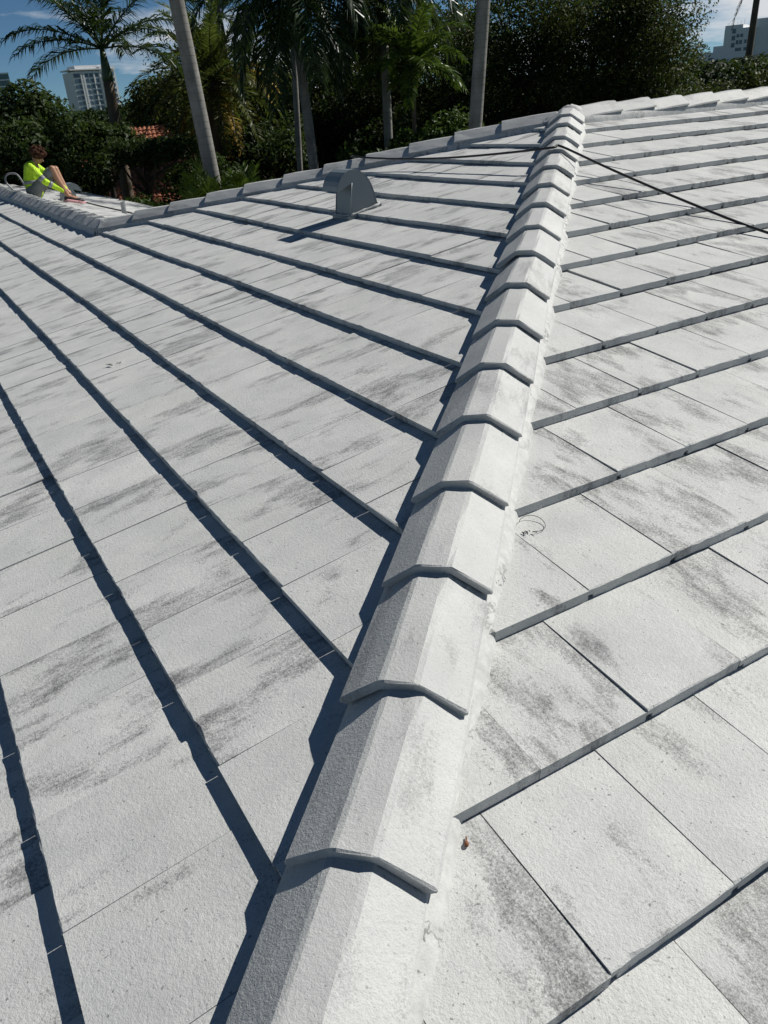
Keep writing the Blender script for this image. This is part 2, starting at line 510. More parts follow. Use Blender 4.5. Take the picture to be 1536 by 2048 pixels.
SPEC = {}
rng = random.Random(11)
def wave(s, u, v):
    ph = {'L': 0.3, 'R': 2.1, 'B': 4.0}[s]
    return 0.0045*math.sin(u*1.05+v*0.8+ph) + 0.003*math.sin(u*2.3-v*1.7+ph*2) - 0.002
def slope_tiles(s, w, e, kmin, kmax, v_at, u_phase, urange, clips, dk):
    O, U, Vv, N = SL[s]
    TH = THK[s]
    variants = []
    for _ in range(18):
        V, F, UVs = full_tile(w, e, rng, TH)
        me = pymesh('tile', V, F); set_uv(me, UVs); me.materials.append(M_TILE)
        variants.append((me, V, F, UVs))
    al = math.atan2(TH, e)
    items = []
    for k in range(kmin, kmax+1):
        vf = v_at(k)
        ph = u_phase(k)
        m0 = math.floor((urange[0]-ph)/w); m1 = math.ceil((urange[1]-ph)/w)
        for m in range(m0, m1+1):
            u0 = ph + m*w
            if u0 < urange[0]-w or u0 > urange[1]: continue
            rect = [(0,0),(w-0.002,0),(w-0.002,e+0.045),(0,e+0.045)]
            poly = [(u0+a, vf+b) for a, b in rect]
            full = True
            for c in clips(u0+w/2, vf+e/2):
                q = clip_poly(poly, *c)
                if len(q) != len(poly) or any(abs(x-y) > 1e-9 for p1, p2 in zip(q, poly) for x, y in zip(p1, p2)):
                    full = False
                poly = q
                if len(poly) < 3: break
            if len(poly) < 3: continue
            area = 0.5*abs(sum(poly[i][0]*poly[(i+1) % len(poly)][1]-poly[(i+1) % len(poly)][0]*poly[i][1] for i in range(len(poly))))
            if area < 0.0015: continue
            dvv = 0.0045*math.sin(u0*0.8+k*1.9) + rng.gauss(0, 0.0007)
            dn = wave(s, u0, vf) + rng.gauss(0, 0.0006)
            org = O + U*u0 + Vv*(vf+dvv) + N*dn
            a2 = al + rng.gauss(0, 0.0035)
            B = Vv*math.cos(a2) - N*math.sin(a2)
            Z = N*math.cos(a2) + Vv*math.sin(a2)
            tw = rng.gauss(0, 0.0020)            # slight twist
            X = (U + Z*tw).normalized(); Z = (Z - U*tw).normalized()
            yw = rng.gauss(0, 0.0012)
            X2 = (X*math.cos(yw)+B*math.sin(yw)); B2 = (B*math.cos(yw)-X*math.sin(yw))
            mat = Matrix(((X2.x,B2.x,Z.x,org.x),(X2.y,B2.y,Z.y,org.y),(X2.z,B2.z,Z.z,org.z),(0,0,0,1)))
            ctr = org + X2*w/2 + B2*e/2
            d = ctr - CAM
            zz = d.dot(fw)
            score = -1.0
            if zz > 0.1:
                px = d.dot(r2)/zz*1596.5; py = -d.dot(u2)/zz*1596.5
                if abs(px) < 768+190 and abs(py) < 1024+190:
                    score = area/zz/zz*abs(Z.dot(d.normalized()))
            if full:
                geo = variants[rng.randrange(len(variants))]
            else:
                V, F, UVs = cut_tile([(a-u0, b-vf) for a, b in poly], TH)
                geo = (None, V, F, UVs)
            items.append((score, mat, geo))
    items.sort(key=lambda t: -t[0])
    near = [t for t in items[:300] if t[0] > 0]
    rest = items[len(near):]
    for sc, mat, (me, V, F, UVs) in near:
        if me is None:
            me = pymesh('tile_cut', V, F); set_uv(me, UVs); me.materials.append(M_TILE)
        obj('roof_tile', me, None, dk, mat)
    if rest:
        AV, AF, AU, AR = [], [], [], []
        for sc, mat, (me, V, F, UVs) in rest:
            b0 = len(AV); r = rng.random()
            AV += [mat @ Vector(p) for p in V]
            AF += [tuple(i+b0 for i in f) for f in F]
            AU += UVs; AR += [r]*len(V)
        me = pymesh('tile_rest', AV, AF); set_uv(me, AU)
        at = me.attributes.new('rnd', 'FLOAT', 'POINT')
        at.data.foreach_set('value', np.array(AR, dtype=np.float32))
        tag(obj('roof_tiles', me, M_TILE, dk), kind='stuff')
    print('slope', s, 'tiles', len(items), 'parts', len(near))

# left slope: u = -y, v = x / cos
WL, EL = 0.293, 0.3607
def clipsL(uc, vc):
    y = -uc
    c = [(1, CP, -0.10)]                       # x - y <= -0.10  ->  CP*v + u <= -0.10
    if y < WY: c.append((-1, CP, 2*AP-0.10))   # x + y <= 2AP - .10
    if y > WY - 0.35: c.append((0, 1, (WX-0.055)/CP))
    return c if y > WY or vc*CP > 1.0 else c[:2]
slope_tiles('L', WL, EL, -7, 13, lambda k: (-0.0488+0.352*(k-1))/CP, lambda k: -(0.032+(0.1465 if k % 2 else 0)), (-17.5, 3.2), clipsL, deckL)
WR, ER = 0.287, 0.343
def clipsR(uc, vc):
    return [(-1, CP, -0.10), (0, 1, (AP-0.055)/CP)]    # y - x <= -0.10
slope_tiles('R', WR, ER, -7, 14, lambda k: (-0.267+0.3347*k)/CP, lambda k: 0.329+(0.1435 if k % 2 else 0), (-3.2, 9.5), clipsR, deckR)
def clipsB(uc, vc):
    return [(-1, -CP, -(WX+0.0)-6.02+0.0), (0, 1, -0.055)]   # y >= x + 6.02, x = WX - CP*v
slope_tiles('B', WL, EL, 0, 7, lambda k: -(BEAVE-WX)/CP+0.36*k, lambda k: 0.15*(k % 2), (9.0, WEND), clipsB, deckB)

# ------------------------------------------------------------------ ridge and hip caps, mortar
def cap_mesh(rng):
    out = [(-0.136,0.037),(-0.132,0.047),(-0.086,0.0795),(-0.043,0.1085),(-0.030,0.1125),(0.030,0.1125),(0.043,0.1085),(0.086,0.0795),(0.132,0.047),(0.136,0.037)]
    inn = [(0.119,0.031),(0.040,0.088),(-0.040,0.088),(-0.119,0.031)]
    prof = out + inn
    n = len(prof)
    Ls = [0.0, 0.004, 0.09, 0.18, 0.27, 0.36, 0.43]
    V = []
    ph = [rng.uniform(0, 6.28) for _ in range(6)]
    for i, b in enumerate(Ls):
        sc = 1-0.045*b/0.36
        dz = -0.060*b
        for q, (l, h) in enumerate(prof):
            jj = 0.0016*math.sin(b*14+ph[q % 6]) if i > 1 else rng.gauss(0, 0.0007)
            hh = h
            ll = l*sc
            if i == 0 and q < len(out):        # softened front arris
                ll *= 0.985; hh -= 0.0025
            V.append((ll, b + (rng.gauss(0, 0.0012) if i == 0 else 0), hh+dz+jj))
    F = []
    for i in range(len(Ls)-1):
        for q in range(n):
            a = i*n+q; c = i*n+(q+1) % n
            F.append((a, c, c+n, a+n))
    F.append(tuple(range(n))[::-1])
    F.append(tuple((len(Ls)-1)*n+q for q in range(n)))
    me = pymesh('cap', V, F)
    bm = bmesh.new(); bm.from_mesh(me); bmesh.ops.recalc_face_normals(bm, faces=bm.faces); bm.to_mesh(me); bm.free()
    me.materials.append(M_CAP)
    return me
rng = random.Random(5)
CAPS = [cap_mesh(rng) for _ in range(6)]
CAP_DZ = -0.036
def place_cap(P, d, name, base_h=0.0):
    d = d.normalized()
    X = Vector((d.y, -d.x, 0)).normalized()
    yw = rng.gauss(0, 0.008)
    d = (d + X*yw + Vector((0,0,rng.gauss(0,0.004)))).normalized()
    X = Vector((d.y, -d.x, 0)).normalized()
    Z = X.cross(d)
    tw = rng.gauss(0, 0.01)
    X, Z = X*math.cos(tw)+Z*math.sin(tw), Z*math.cos(tw)-X*math.sin(tw)
    P = P + X*rng.gauss(0, 0.0025) + Z*(base_h+rng.gauss(0, 0.0015))
    m = Matrix(((X.x,d.x,Z.x,P.x),(X.y,d.y,Z.y,P.y),(X.z,d.z,Z.z,P.z),(0,0,0,1)))
    m = Matrix.Translation((0,0,CAP_DZ)) @ m
    return obj(name, CAPS[rng.randrange(6)], None, house, m)
HD = Vector((1,1,TP)).normalized()           # up the near hip
HL = Vector((1,1,TP)).length
S_NEAR = [-1.01,-0.645,-0.28,0.086,0.452,0.816,1.175,1.535,1.892,2.255,2.635,3.02,3.39,3.77,4.155,4.545,4.94,5.34,5.74,6.06]
for s in S_NEAR:
    place_cap(HD*s, HD, 'hip_cap')
FD = Vector((1,-1,TP)).normalized()
FB = Vector((WX, WY, WX*TP))
n_far = 11
Lf = (Vector((AP,AP,AP*TP))-FB).length
for i in range(n_far):
    place_cap(FB + FD*(-0.02 + (Lf-0.10)*i/n_far), FD, 'hip_cap', 0.0)
n_w = 40
for i in range(n_w):
    place_cap(Vector((WX, WY-0.02+0.362*i, WX*TP)), Vector((0,1,0)), 'ridge_cap')
n_r = 20
for i in range(n_r):
    place_cap(Vector((AP+0.46+0.372*i, AP, AP*TP)), Vector((-1,0,0.0)), 'ridge_cap', 0.004)

def mortar(P0, d, length, side, rows, name='mortar_bed', seed=0):
    """bedding mortar under the caps along one side of a ridge or hip"""
    rg = random.Random(seed)
    d = d.normalized()
    X = Vector((d.y, -d.x, 0)).normalized()*side
    Z = Vector((0,0,1))
    ns = int(length/0.045)
    V, F = [], []
    k = len(rows)
    walk = 0.0
    for i in range(ns+1):
        s = length*i/ns
        walk = walk*0.85 + rg.gauss(0, 0.0010)
        slow = 0.0025*math.sin(s*5.3+seed) + 0.0018*math.sin(s*12.7+seed*2)
        for q, (l, h) in enumerate(rows):
            wt = q/(k-1)
            V.append(P0 + d*s + X*(l + wt*(walk+slow)) + Z*(h + rg.gauss(0, 0.0005)))
    for i in range(ns):
        for q in range(k-1):
            a = i*k+q
            F.append((a, a+1, a+k+1, a+k) if side > 0 else (a, a+k, a+k+1, a+1))
    return obj(name, pymesh(name, V, F, True), M_MORTAR, house)
rowsR = [(0.075,0.026),(0.104,0.000),(0.118,-0.010),(0.132,-0.020),(0.143,-0.031),(0.150,-0.044),(0.156,-0.07)]
rowsL = [(0.070,0.024),(0.096,0.000),(0.104,-0.012),(0.110,-0.025),(0.116,-0.042),(0.122,-0.075)]
rowsF = [(0.080,0.024),(0.112,0.000),(0.124,-0.009),(0.131,-0.022),(0.138,-0.037),(0.144,-0.07)]
HS = HD*(-1.1)
mortar(HS, HD, 7.3, 1, rowsR, seed=3)
mortar(HS, HD, 7.3, -1, rowsL, seed=4)
mortar(FB, FD, Lf-0.05, 1, rowsF, seed=7)
mortar(FB, FD, Lf-0.05, -1, rowsF, seed=8)
mortar(Vector((WX,WY,WX*TP)), Vector((0,1,0)), 14.3, -1, rowsF, seed=9)
mortar(Vector((WX,WY,WX*TP)), Vector((0,1,0)), 14.3, 1, rowsF, seed=10)
mortar(Vector((AP,AP,AP*TP)), Vector((1,0,0)), 7.4, 1, rowsF, seed=12)
mortar(Vector((AP,AP,AP*TP)), Vector((1,0,0)), 7.4, -1, rowsF, seed=13)

def mortar_plug(P, r):
    rg = random.Random(2)
    V, F = [], []
    b0 = 0
    n, m = 16, 8
    for i in range(m+1):
        t = math.pi/2*i/m
        for k in range(n):
            u = 2*math.pi*k/n; j = 1+rg.gauss(0, 0.03)
            V.append(P + Vector((r[0]*math.cos(u)*math.cos(t)*j, r[1]*math.sin(u)*math.cos(t)*j, r[2]*math.sin(t)*j-0.06)))
    for i in range(m):
        for k in range(n):
            F.append((i*n+k, i*n+(k+1) % n, (i+1)*n+(k+1) % n, (i+1)*n+k))
    obj('mortar_plug', pymesh('plug', V, F, True), M_MORTAR, house)
mortar_plug(Vector((WX,WY,WX*TP)), (0.135,0.135,0.135))
mortar_plug(Vector((AP+0.05,AP+0.02,AP*TP)), (0.13,0.13,0.135))

# ------------------------------------------------------------------ gooseneck vents
def smooth_prof():
    P = [(0.235,-0.02),(0.219,0.06),(0.205,0.115),(0.190,0.160),(0.168,0.200),(0.140,0.232),(0.105,0.255),(0.068,0.267),(0.030,0.266),(-0.004,0.252),(-0.032,0.230),(-0.055,0.200),(-0.068,0.170),(-0.072,0.140)]
    return P
def vent(base, face, label, cat='roof vent', wdt=0.21, sc=1.0, slope_z=lambda x: x*TP-0.010):
    """sheet-metal gooseneck vent; x axis of the profile runs from the throat to the back"""
    root = empty('roof_vent', base, label, cat)
    face = face.normalized()
    bx = -face                                   # towards the back
    by = Vector((0,0,1)).cross(bx)
    def W(x, y, z): return base + (bx*x + by*y + Vector((0,0,1))*z)*sc
    P = smooth_prof()
    h = wdt/2
    # hood: curved sheet with thickness
    def sheet(pts, y0, y1, th):
        n = len(pts)
        V, F = [], []
        nrm = []
        for i in range(n):
            a = Vector((*pts[max(i-1,0)], 0)); b = Vector((*pts[min(i+1,n-1)], 0))
            t = (b-a).normalized(); nrm.append(Vector((t.y, -t.x, 0)))
        for i, (x, z) in enumerate(pts):
            xi, zi = x - nrm[i].x*th, z - nrm[i].y*th
            V += [W(x,y0,z), W(x,y1,z), W(xi,y1,zi), W(xi,y0,zi)]
        for i in range(n-1):
            a = i*4; b = a+4
            for q in range(4):
                F.append((a+q, a+(q+1) % 4, b+(q+1) % 4, b+q))
        F += [(0,1,2,3), tuple((n-1)*4+q for q in (3,2,1,0))]
        me = pymesh('sheet', V, F)
        bm = bmesh.new(); bm.from_mesh(me); bmesh.ops.recalc_face_normals(bm, faces=bm.faces); bm.to_mesh(me); bm.free()
        return me
    obj('hood', sheet(P, -h-0.006, h+0.006, 0.004), M_SHEET, root)
    side = P + [(-0.066,0.136),(-0.050,0.146),(0.040,0.182),(0.022,0.10),(0.0,-0.06),(0.235,-0.03)]
    for s in (-1, 1):
        y0, y1 = s*(h-0.003), s*(h+0.001)
        k = len(side)
        V = [W(x,y0,z) for x, z in side] + [W(x,y1,z) for x, z in side]
        F = [tuple(range(k)), tuple(range(k,2*k))[::-1]] + [(i, (i+1) % k, (i+1) % k + k, i+k) for i in range(k)]
        me = pymesh('side', V, F)
        bm = bmesh.new(); bm.from_mesh(me); bmesh.ops.recalc_face_normals(bm, faces=bm.faces); bm.to_mesh(me); bm.free()
        obj('side_panel', me, M_SHEET, root)
    obj('throat_panel', sheet([(0.042,0.185),(0.026,0.10),(0.004,-0.06)], -h+0.004, h-0.004, 0.004), M_SHEET, root)
    # folded seam down the corner of the throat
    tube('seam', [W(0.040,-h-0.002,0.186), W(0.024,-h-0.002,0.10), W(0.002,-h-0.002,-0.05)], 0.0045*sc, M_SHEET, root, 8)
    # flashing flange lying on the tiles, with a bead of sealant round the foot
    def onr(x, y, h_=0.0):
        p_ = W(x, y, 0.0)
        return Vector((p_.x, p_.y, slope_z(p_.x) + h_))
    V = [onr(x, y, hh) for hh in (0.004, -0.03) for x, y in ((-0.012,-h-0.014),(0.25,-h-0.014),(0.25,h+0.014),(-0.012,h+0.014))]
    obj('flange', pymesh('flange', V, [(0,1,2,3),(0,4,5,1),(1,5,6,2),(2,6,7,3),(3,7,4,0)]), M_SHEET, root)
    ring = [onr(x, y, 0.006) for x, y in ((0.01,-h-0.006),(0.12,-h-0.008),(0.235,-h-0.006),(0.24,0),(0.235,h+0.006),(0.12,h+0.008),(0.01,h+0.006),(0.0,0),(0.01,-h-0.006))]
    tube('sealant', catmull(ring, 4), [0.008+0.003*math.sin(i*2.1) for i in range(33)], M_MORTAR, root, 6)
    return root
vent(Vector((2.352,4.352,0.538)), Vector((-1,0,0)), 'grey sheet-metal gooseneck vent on the near slope, casting a long shadow')
vx, vy = 2.42, 13.95
vent(Vector((vx,vy,(2*WX-vx)*TP+0.0)), Vector((1,0.0,0)), 'pale grey gooseneck vent by the seated worker behind the ridge', wdt=0.24, sc=1.1, slope_z=lambda x: (2*WX-x)*TP-0.010)

# short vent pipe on the back slope
px_, py_ = 2.55, 11.42
pz = (2*WX-px_)*TP
v, f = tube_geo([(px_,py_,pz-0.05),(px_,py_,pz+0.135)], 0.032, 14, cap=False)
v2, f2 = tube_geo([(px_,py_,pz+0.135),(px_,py_,pz+0.0)], 0.026, 14, cap=False)
rim = [(13-i, i) for i in range(0)]
n0 = len(v)
V = list(v)+list(v2); F = list(f)+[tuple(i+n0 for i in q) for q in f2]
for k in range(14):
    a = 14+k; b = 14+(k+1) % 14
    # outer top ring to inner top ring (nearest index)
    pa = Vector(V[a]); ia = min(range(n0, n0+14), key=lambda i: (Vector(V[i])-pa).length)
    pb = Vector(V[b]); ib = min(range(n0, n0+14), key=lambda i: (Vector(V[i])-pb).length)
    F.append((a, b, ib, ia))
tag(obj('vent_pipe', pymesh('pipe', V, F), M_STEEL), 'short grey vent pipe stub on the slope behind the far ridge', 'pipe')

# ------------------------------------------------------------------ cords
def zr(x, y): return min(x, y)*TP
ca = 4.93/HL
topP = Vector((ca, ca, ca*TP+0.090))
lat = Vector((1,-1,0)).normalized()
rope = [(0.95+4.1, -1.5+2.0, 0)]
contact = Vector((3.576,2.058,zr(3.576,2.058)+0.004))
dirn = Vector((contact.x-ca, contact.y-ca, 0)).normalized()
pR = [contact + dirn*s for s in (0.45, 1.0, 1.8)]
pR = [Vector((p.x, p.y, p.y*TP+0.006)) for p in pR]
far_y = 2*AP-3.20
farP = Vector((3.20, far_y, 3.20*TP+0.088))
pts = [pR[2], pR[1], pR[0], contact]
for t in (0.25, 0.5, 0.75):
    q = contact.lerp(topP - FD*0.0 + lat*0.05 + Vector((0,0,-0.004)), t); q.z -= 0.05*t*(1-t); pts.append(q)
pts += [topP+lat*0.043+Vector((0,0,-0.002)), topP, topP-lat*0.046+Vector((0,0,-0.005))]
for t in (0.2, 0.45, 0.7, 0.9):
    q = (topP-lat*0.05).lerp(farP, t); q.z -= 0.16*t*(1-t); pts.append(q)
pts += [farP, farP + Vector((0.06,0.06,-0.012)), farP + Vector((0.14,0.16,-0.085)), farP+Vector((0.5,0.6,-0.24))]
tag(tube('rope', catmull(pts, 6), 0.0075, M_BLACK, n=8), 'black safety rope stretched across the hip below the peak', 'rope')

cz = lambda x: (2*WX-x)*TP
tag(tube('cable', catmull([(2.62,10.6,cz(2.62)+0.004),(2.60,11.6,cz(2.6)+0.006),(2.53,12.8,cz(2.53)+0.004),(2.50,13.7,cz(2.5)+0.005),(2.3,14.3,cz(2.3)+0.004)], 8), 0.011, M_BLACK, n=6), 'thin black cable lying along the slope behind the far ridge', 'cable')
tag(tube('hose', catmull([(1.62,13.75,0.30),(1.50,13.75,0.36),(1.40,13.8,0.50),(1.42,13.82,0.60),(1.50,13.80,0.63),(1.58,13.74,0.60),(1.64,13.7,0.45)], 8), 0.013, simple('grey_hose', (0.25,0.25,0.26), 0.5), n=8), 'grey hose looped up behind the seated worker', 'hose')

# ------------------------------------------------------------------ seated worker
def capsule(V, F, a, b, ra, rb, n=14, m=5):
    a = Vector(a); b = Vector(b)
    d = (b-a); L = d.length; d = d.normalized() if L > 1e-6 else Vector((0,0,1))
    x = d.cross(Vector((0,0,1)) if abs(d.z) < 0.9 else Vector((1,0,0))).normalized(); y = d.cross(x)
    rings = []
    for i in range(m+1):
        t = -math.pi/2 + (math.pi/2)*i/m
        rings.append((a + d*(ra*math.sin(t)), max(1e-4, ra*math.cos(t))))
    for i in range(m+1):
        t = (math.pi/2)*i/m
        rings.append((b + d*(rb*math.sin(t)), max(1e-4, rb*math.cos(t))))
    b0 = len(V)
    for p, r in rings:
        for k in range(n):
            t = 2*math.pi*k/n
            V.append(p + (x*math.cos(t)+y*math.sin(t))*r)
    for i in range(len(rings)-1):
        for k in range(n):
            F.append((b0+i*n+k, b0+i*n+(k+1) % n, b0+(i+1)*n+(k+1) % n, b0+(i+1)*n+k))
    F.append(tuple(b0+k for k in range(n))[::-1]); F.append(tuple(b0+(len(rings)-1)*n+k for k in range(n)))
def blob(V, F, c, r, axes=None, n=14, m=9):
    c = Vector(c); b0 = len(V)
    ax = axes or (Vector((1,0,0)), Vector((0,1,0)), Vector((0,0,1)))
    for i in range(m+1):
        t = -math.pi/2+math.pi*i/m
        for k in range(n):
            u = 2*math.pi*k/n
            V.append(c + ax[0]*(r[0]*max(0.002, math.cos(t))*math.cos(u)) + ax[1]*(r[1]*max(0.002, math.cos(t))*math.sin(u)) + ax[2]*(r[2]*math.sin(t)))
    for i in range(m):
        for k in range(n):
            F.append((b0+i*n+k, b0+i*n+(k+1) % n, b0+(i+1)*n+(k+1) % n, b0+(i+1)*n+k))
    F.append(tuple(b0+k for k in range(n))[::-1]); F.append(tuple(b0+m*n+k for k in range(n)))
def organic(name, V, F, mat, parent, vox=0.012, sm=6):
    o = obj(name, pymesh(name, V, F, True), mat, parent)
    r = o.modifiers.new('remesh', 'REMESH'); r.mode = 'VOXEL'; r.voxel_size = vox; r.use_smooth_shade = True
    s = o.modifiers.new('smooth', 'SMOOTH'); s.iterations = sm; s.factor = 0.5
    return o
PS = Vector((1.63, 13.30, cz(1.63)+0.02))
PF = Vector((0.92, -0.39, 0)).normalized()       # facing
PRt = Vector((PF.y, -PF.x, 0))                   # his right, towards the camera
def B(f, r, z): return PS + PF*f + PRt*r + Vector((0,0,z))
M_SKIN = simple('skin', (0.36, 0.19, 0.115), 0.55, 0.1)
def mk_shirt():
    b = NB('hi_vis_shirt')
    v = b.n('ShaderNodeTexCoord').outputs['Object']
    n = b.noise(b.vmul(v, (1.0, 1.0, 0.6)), 13.0, 3, 0.5, 1.5)
    return b.base(b.mix(n, (0.40, 0.66, 0.015), (0.58, 0.86, 0.03)), 0.75, b.bump(n, 0.9, 0.035))
M_SHIRT = mk_shirt()
M_BAND = simple('reflective_band', (0.26, 0.27, 0.27), 0.5)
M_SHORTS = simple('grey_shorts', (0.17, 0.18, 0.175), 0.85)
def mk_hair():
    b = NB('brown_curly_hair')
    v = b.n('ShaderNodeTexCoord').outputs['Object']
    n = b.noise(v, 45.0, 4)
    return b.base(b.mix(n, (0.02, 0.010, 0.007), (0.085, 0.04, 0.025)), 0.95, b.bump(n, 0.6, 0.01), **{'Specular_IOR_Level': 0.1})
M_HAIR = mk_hair()
M_SHOE = simple('black_shoe', (0.03, 0.025, 0.028), 0.6)
M_SOLE = simple('pink_sole', (0.62, 0.33, 0.34), 0.6)
def ground_z(f, r): 
    p = PS + PF*f + PRt*r
    return cz(p.x) - PS.z + 0.012
man = empty('person', PS, 'person in a neon yellow long-sleeved shirt sitting on the far ridge, reaching for a shoe', 'person')
hipR, hipL = (0.02, 0.10, 0.10), (0.02, -0.10, 0.10)
kneeR, kneeL = (0.41, 0.15, 0.44), (0.39, -0.16, 0.42)
ankR = (0.57, 0.11, ground_z(0.57, 0.11)+0.085); ankL = (0.55, -0.12, ground_z(0.55,-0.12)+0.085)
shR, shL = (0.06, 0.18, 0.50), (0.05, -0.18, 0.50)
elR, elL = (0.27, 0.24, 0.25), (0.29, -0.23, 0.27)
wrR, wrL = (0.52, 0.13, ground_z(0.5,0.1)+0.17), (0.53, -0.02, ground_z(0.5,0.0)+0.19)
V, F = [], []
capsule(V, F, B(0,0,0.11), B(0.0,0,0.30), 0.125, 0.12)
capsule(V, F, B(0.0,0,0.30), B(0.05,0,0.47), 0.12, 0.12)
capsule(V, F, B(0.05,-0.12,0.49), B(0.05,0.12,0.49), 0.07, 0.07)
capsule(V, F, B(0.07,0,0.52), B(0.14,0,0.60), 0.055, 0.05)            # neck
hc = B(0.185, 0, 0.655)
fdir = (PF*0.75 + Vector((0,0,-0.66))).normalized()                   # gaze, looking down
hup = PRt.cross(fdir).normalized()*-1
if hup.z < 0: hup = -hup
AX = (PRt, fdir, hup)
blob(V, F, hc, (0.072, 0.092, 0.105), AX)
blob(V, F, hc+fdir*0.05-hup*0.055, (0.048, 0.045, 0.05), AX)          # jaw
capsule(V, F, hc+fdir*0.088+hup*0.012, hc+fdir*0.108-hup*0.016, 0.010, 0.015, 10, 4)   # nose
for s in (-1, 1):
    blob(V, F, hc+PRt*0.073*s-hup*0.005, (0.010, 0.020, 0.032), AX, 8, 6)              # ears
blob(V, F, hc+fdir*0.092-hup*0.048, (0.024, 0.010, 0.008), AX, 8, 6)                   # lips
for (sh, el, wr, s) in ((shR, elR, wrR, 1), (shL, elL, wrL, -1)):
    capsule(V, F, B(*sh), B(*el), 0.055, 0.042)
    capsule(V, F, B(*el), B(*wr), 0.042, 0.028)
    w = B(*wr)
    hd = (B(0.62, 0.06*s, ankR[2]) - w).normalized()
    palm = w + hd*0.06
    sd_ = hd.cross(Vector((0,0,1))).normalized()
    capsule(V, F, w, palm, 0.028, 0.036)
    for q, (off, ln) in enumerate(((-0.027,0.060),(-0.009,0.070),(0.009,0.066),(0.027,0.052))):
        a = palm + hd*0.025 + sd_*off
        m_ = a + hd*ln*0.55 + Vector((0,0,-0.006)); e_ = m_ + hd*ln*0.40 + Vector((0,0,-0.026))
        capsule(V, F, a, m_, 0.0095, 0.009, 8, 3); capsule(V, F, m_, e_, 0.009, 0.008, 8, 3)
    a = w + hd*0.03 - sd_*0.03*s
    capsule(V, F, a, a + hd*0.035 - sd_*0.022*s + Vector((0,0,-0.01)), 0.012, 0.010, 8, 3)
for (h_, k_, a_) in ((hipR, kneeR, ankR), (hipL, kneeL, ankL)):
    capsule(V, F, B(*h_), B(*k_), 0.088, 0.060)
    kk = Vector(k_); aa = Vector(a_); mid = kk.lerp(aa, 0.35)
    capsule(V, F, B(*k_), B(mid.x-0.012, mid.y, mid.z), 0.058, 0.056)
    capsule(V, F, B(mid.x-0.012, mid.y, mid.z), B(*a_), 0.056, 0.036)
    capsule(V, F, B(*a_), B(a_[0]+0.12, a_[1], a_[2]-0.045), 0.038, 0.03)
organic('body', V, F, M_SKIN, man, 0.009, 4)
# shirt
V, F = [], []
capsule(V, F, B(-0.005,0,0.10), B(-0.01,0,0.28), 0.150, 0.142)
capsule(V, F, B(-0.01,0,0.28), B(0.035,0,0.46), 0.142, 0.135)
capsule(V, F, B(0.05,-0.13,0.485), B(0.05,0.13,0.485), 0.082, 0.082)
capsule(V, F, B(0.06,0,0.51), B(0.09,0,0.545), 0.07, 0.062)
for (sh, el, wr) in ((shR, elR, wrR), (shL, elL, wrL)):
    capsule(V, F, B(*sh), B(*el), 0.074, 0.060)
    ww = Vector(el).lerp(Vector(wr), 0.93)
    capsule(V, F, B(*el), B(*ww), 0.060, 0.043)
shirt = organic('shirt', V, F, M_SHIRT, man, 0.011, 5)
def band(a, b, t0, t1, r, name='reflective_band'):
    a = Vector(B(*a)); b = Vector(B(*b))
    v, f = tube_geo([a.lerp(b, t0), a.lerp(b, t1)], r, 24)
    obj(name, pymesh(name, v, f, True), M_BAND, shirt)
band(shR, elR, 0.70, 0.92, 0.068); band(elR, wrR, 0.18, 0.36, 0.0585)
band(shL, elL, 0.70, 0.92, 0.068); band(elL, wrL, 0.18, 0.36, 0.0585)
band((-0.005,0,0.10), (-0.01,0,0.28), 0.72, 1.02, 0.149)
band((-0.005,0,0.10), (-0.01,0,0.28), 0.02, 0.30, 0.154)
# shorts
V, F = [], []
capsule(V, F, B(0,-0.06,0.10), B(0,0.06,0.10), 0.135, 0.135)
for (h_, k_) in ((hipR, kneeR), (hipL, kneeL)):
    q = Vector(h_).lerp(Vector(k_), 0.86)
    capsule(V, F, B(*h_), B(*q), 0.108, 0.082)
organic('shorts', V, F, M_SHORTS, man, 0.011, 4)
# hair: curly mop
V, F = [], []
rg = random.Random(3)
blob(V, F, hc-fdir*0.022+hup*0.036, (0.105, 0.115, 0.110), AX)
for i in range(120):
    th = rg.uniform(0, 6.28); z = rg.uniform(-0.25, 1)
    dd = PRt*math.cos(th)*math.sqrt(1-z*z) + fdir*math.sin(th)*math.sqrt(1-z*z) + hup*z
    if dd.dot(fdir) > 0.45 and z < 0.35: continue
    blob(V, F, hc-fdir*0.02+hup*0.03 + dd*rg.uniform(0.105, 0.145), (rg.uniform(0.018,0.034),)*3, None, 8, 5)
organic('hair', V, F, M_HAIR, man, 0.009, 1)
for (a_, nm) in ((ankR, 'shoe'), (ankL, 'shoe')):
    V, F = [], []
    gz = ground_z(a_[0], a_[1])
    capsule(V, F, B(a_[0]-0.035, a_[1], a_[2]-0.03), B(a_[0]+0.04, a_[1], a_[2]-0.035), 0.047, 0.046)
    capsule(V, F, B(a_[0]+0.02, a_[1], gz+0.045), B(a_[0]+0.19, a_[1], ground_z(a_[0]+0.19,a_[1])+0.04), 0.045, 0.040)
    sh_ = organic(nm, V, F, M_SHOE, man, 0.009, 3)
    V, F = [], []
    for t in range(6):
        x = a_[0]-0.06+0.27*t/5
        blob(V, F, B(x, a_[1], ground_z(x, a_[1])+0.012), (0.05,0.05,0.020))
    organic('sole', V, F, M_SOLE, sh_, 0.009, 3)
man.scale = (0.86, 0.86, 0.86)
man.location = PS + PF*0.09 + Vector((0,0,-0.018))
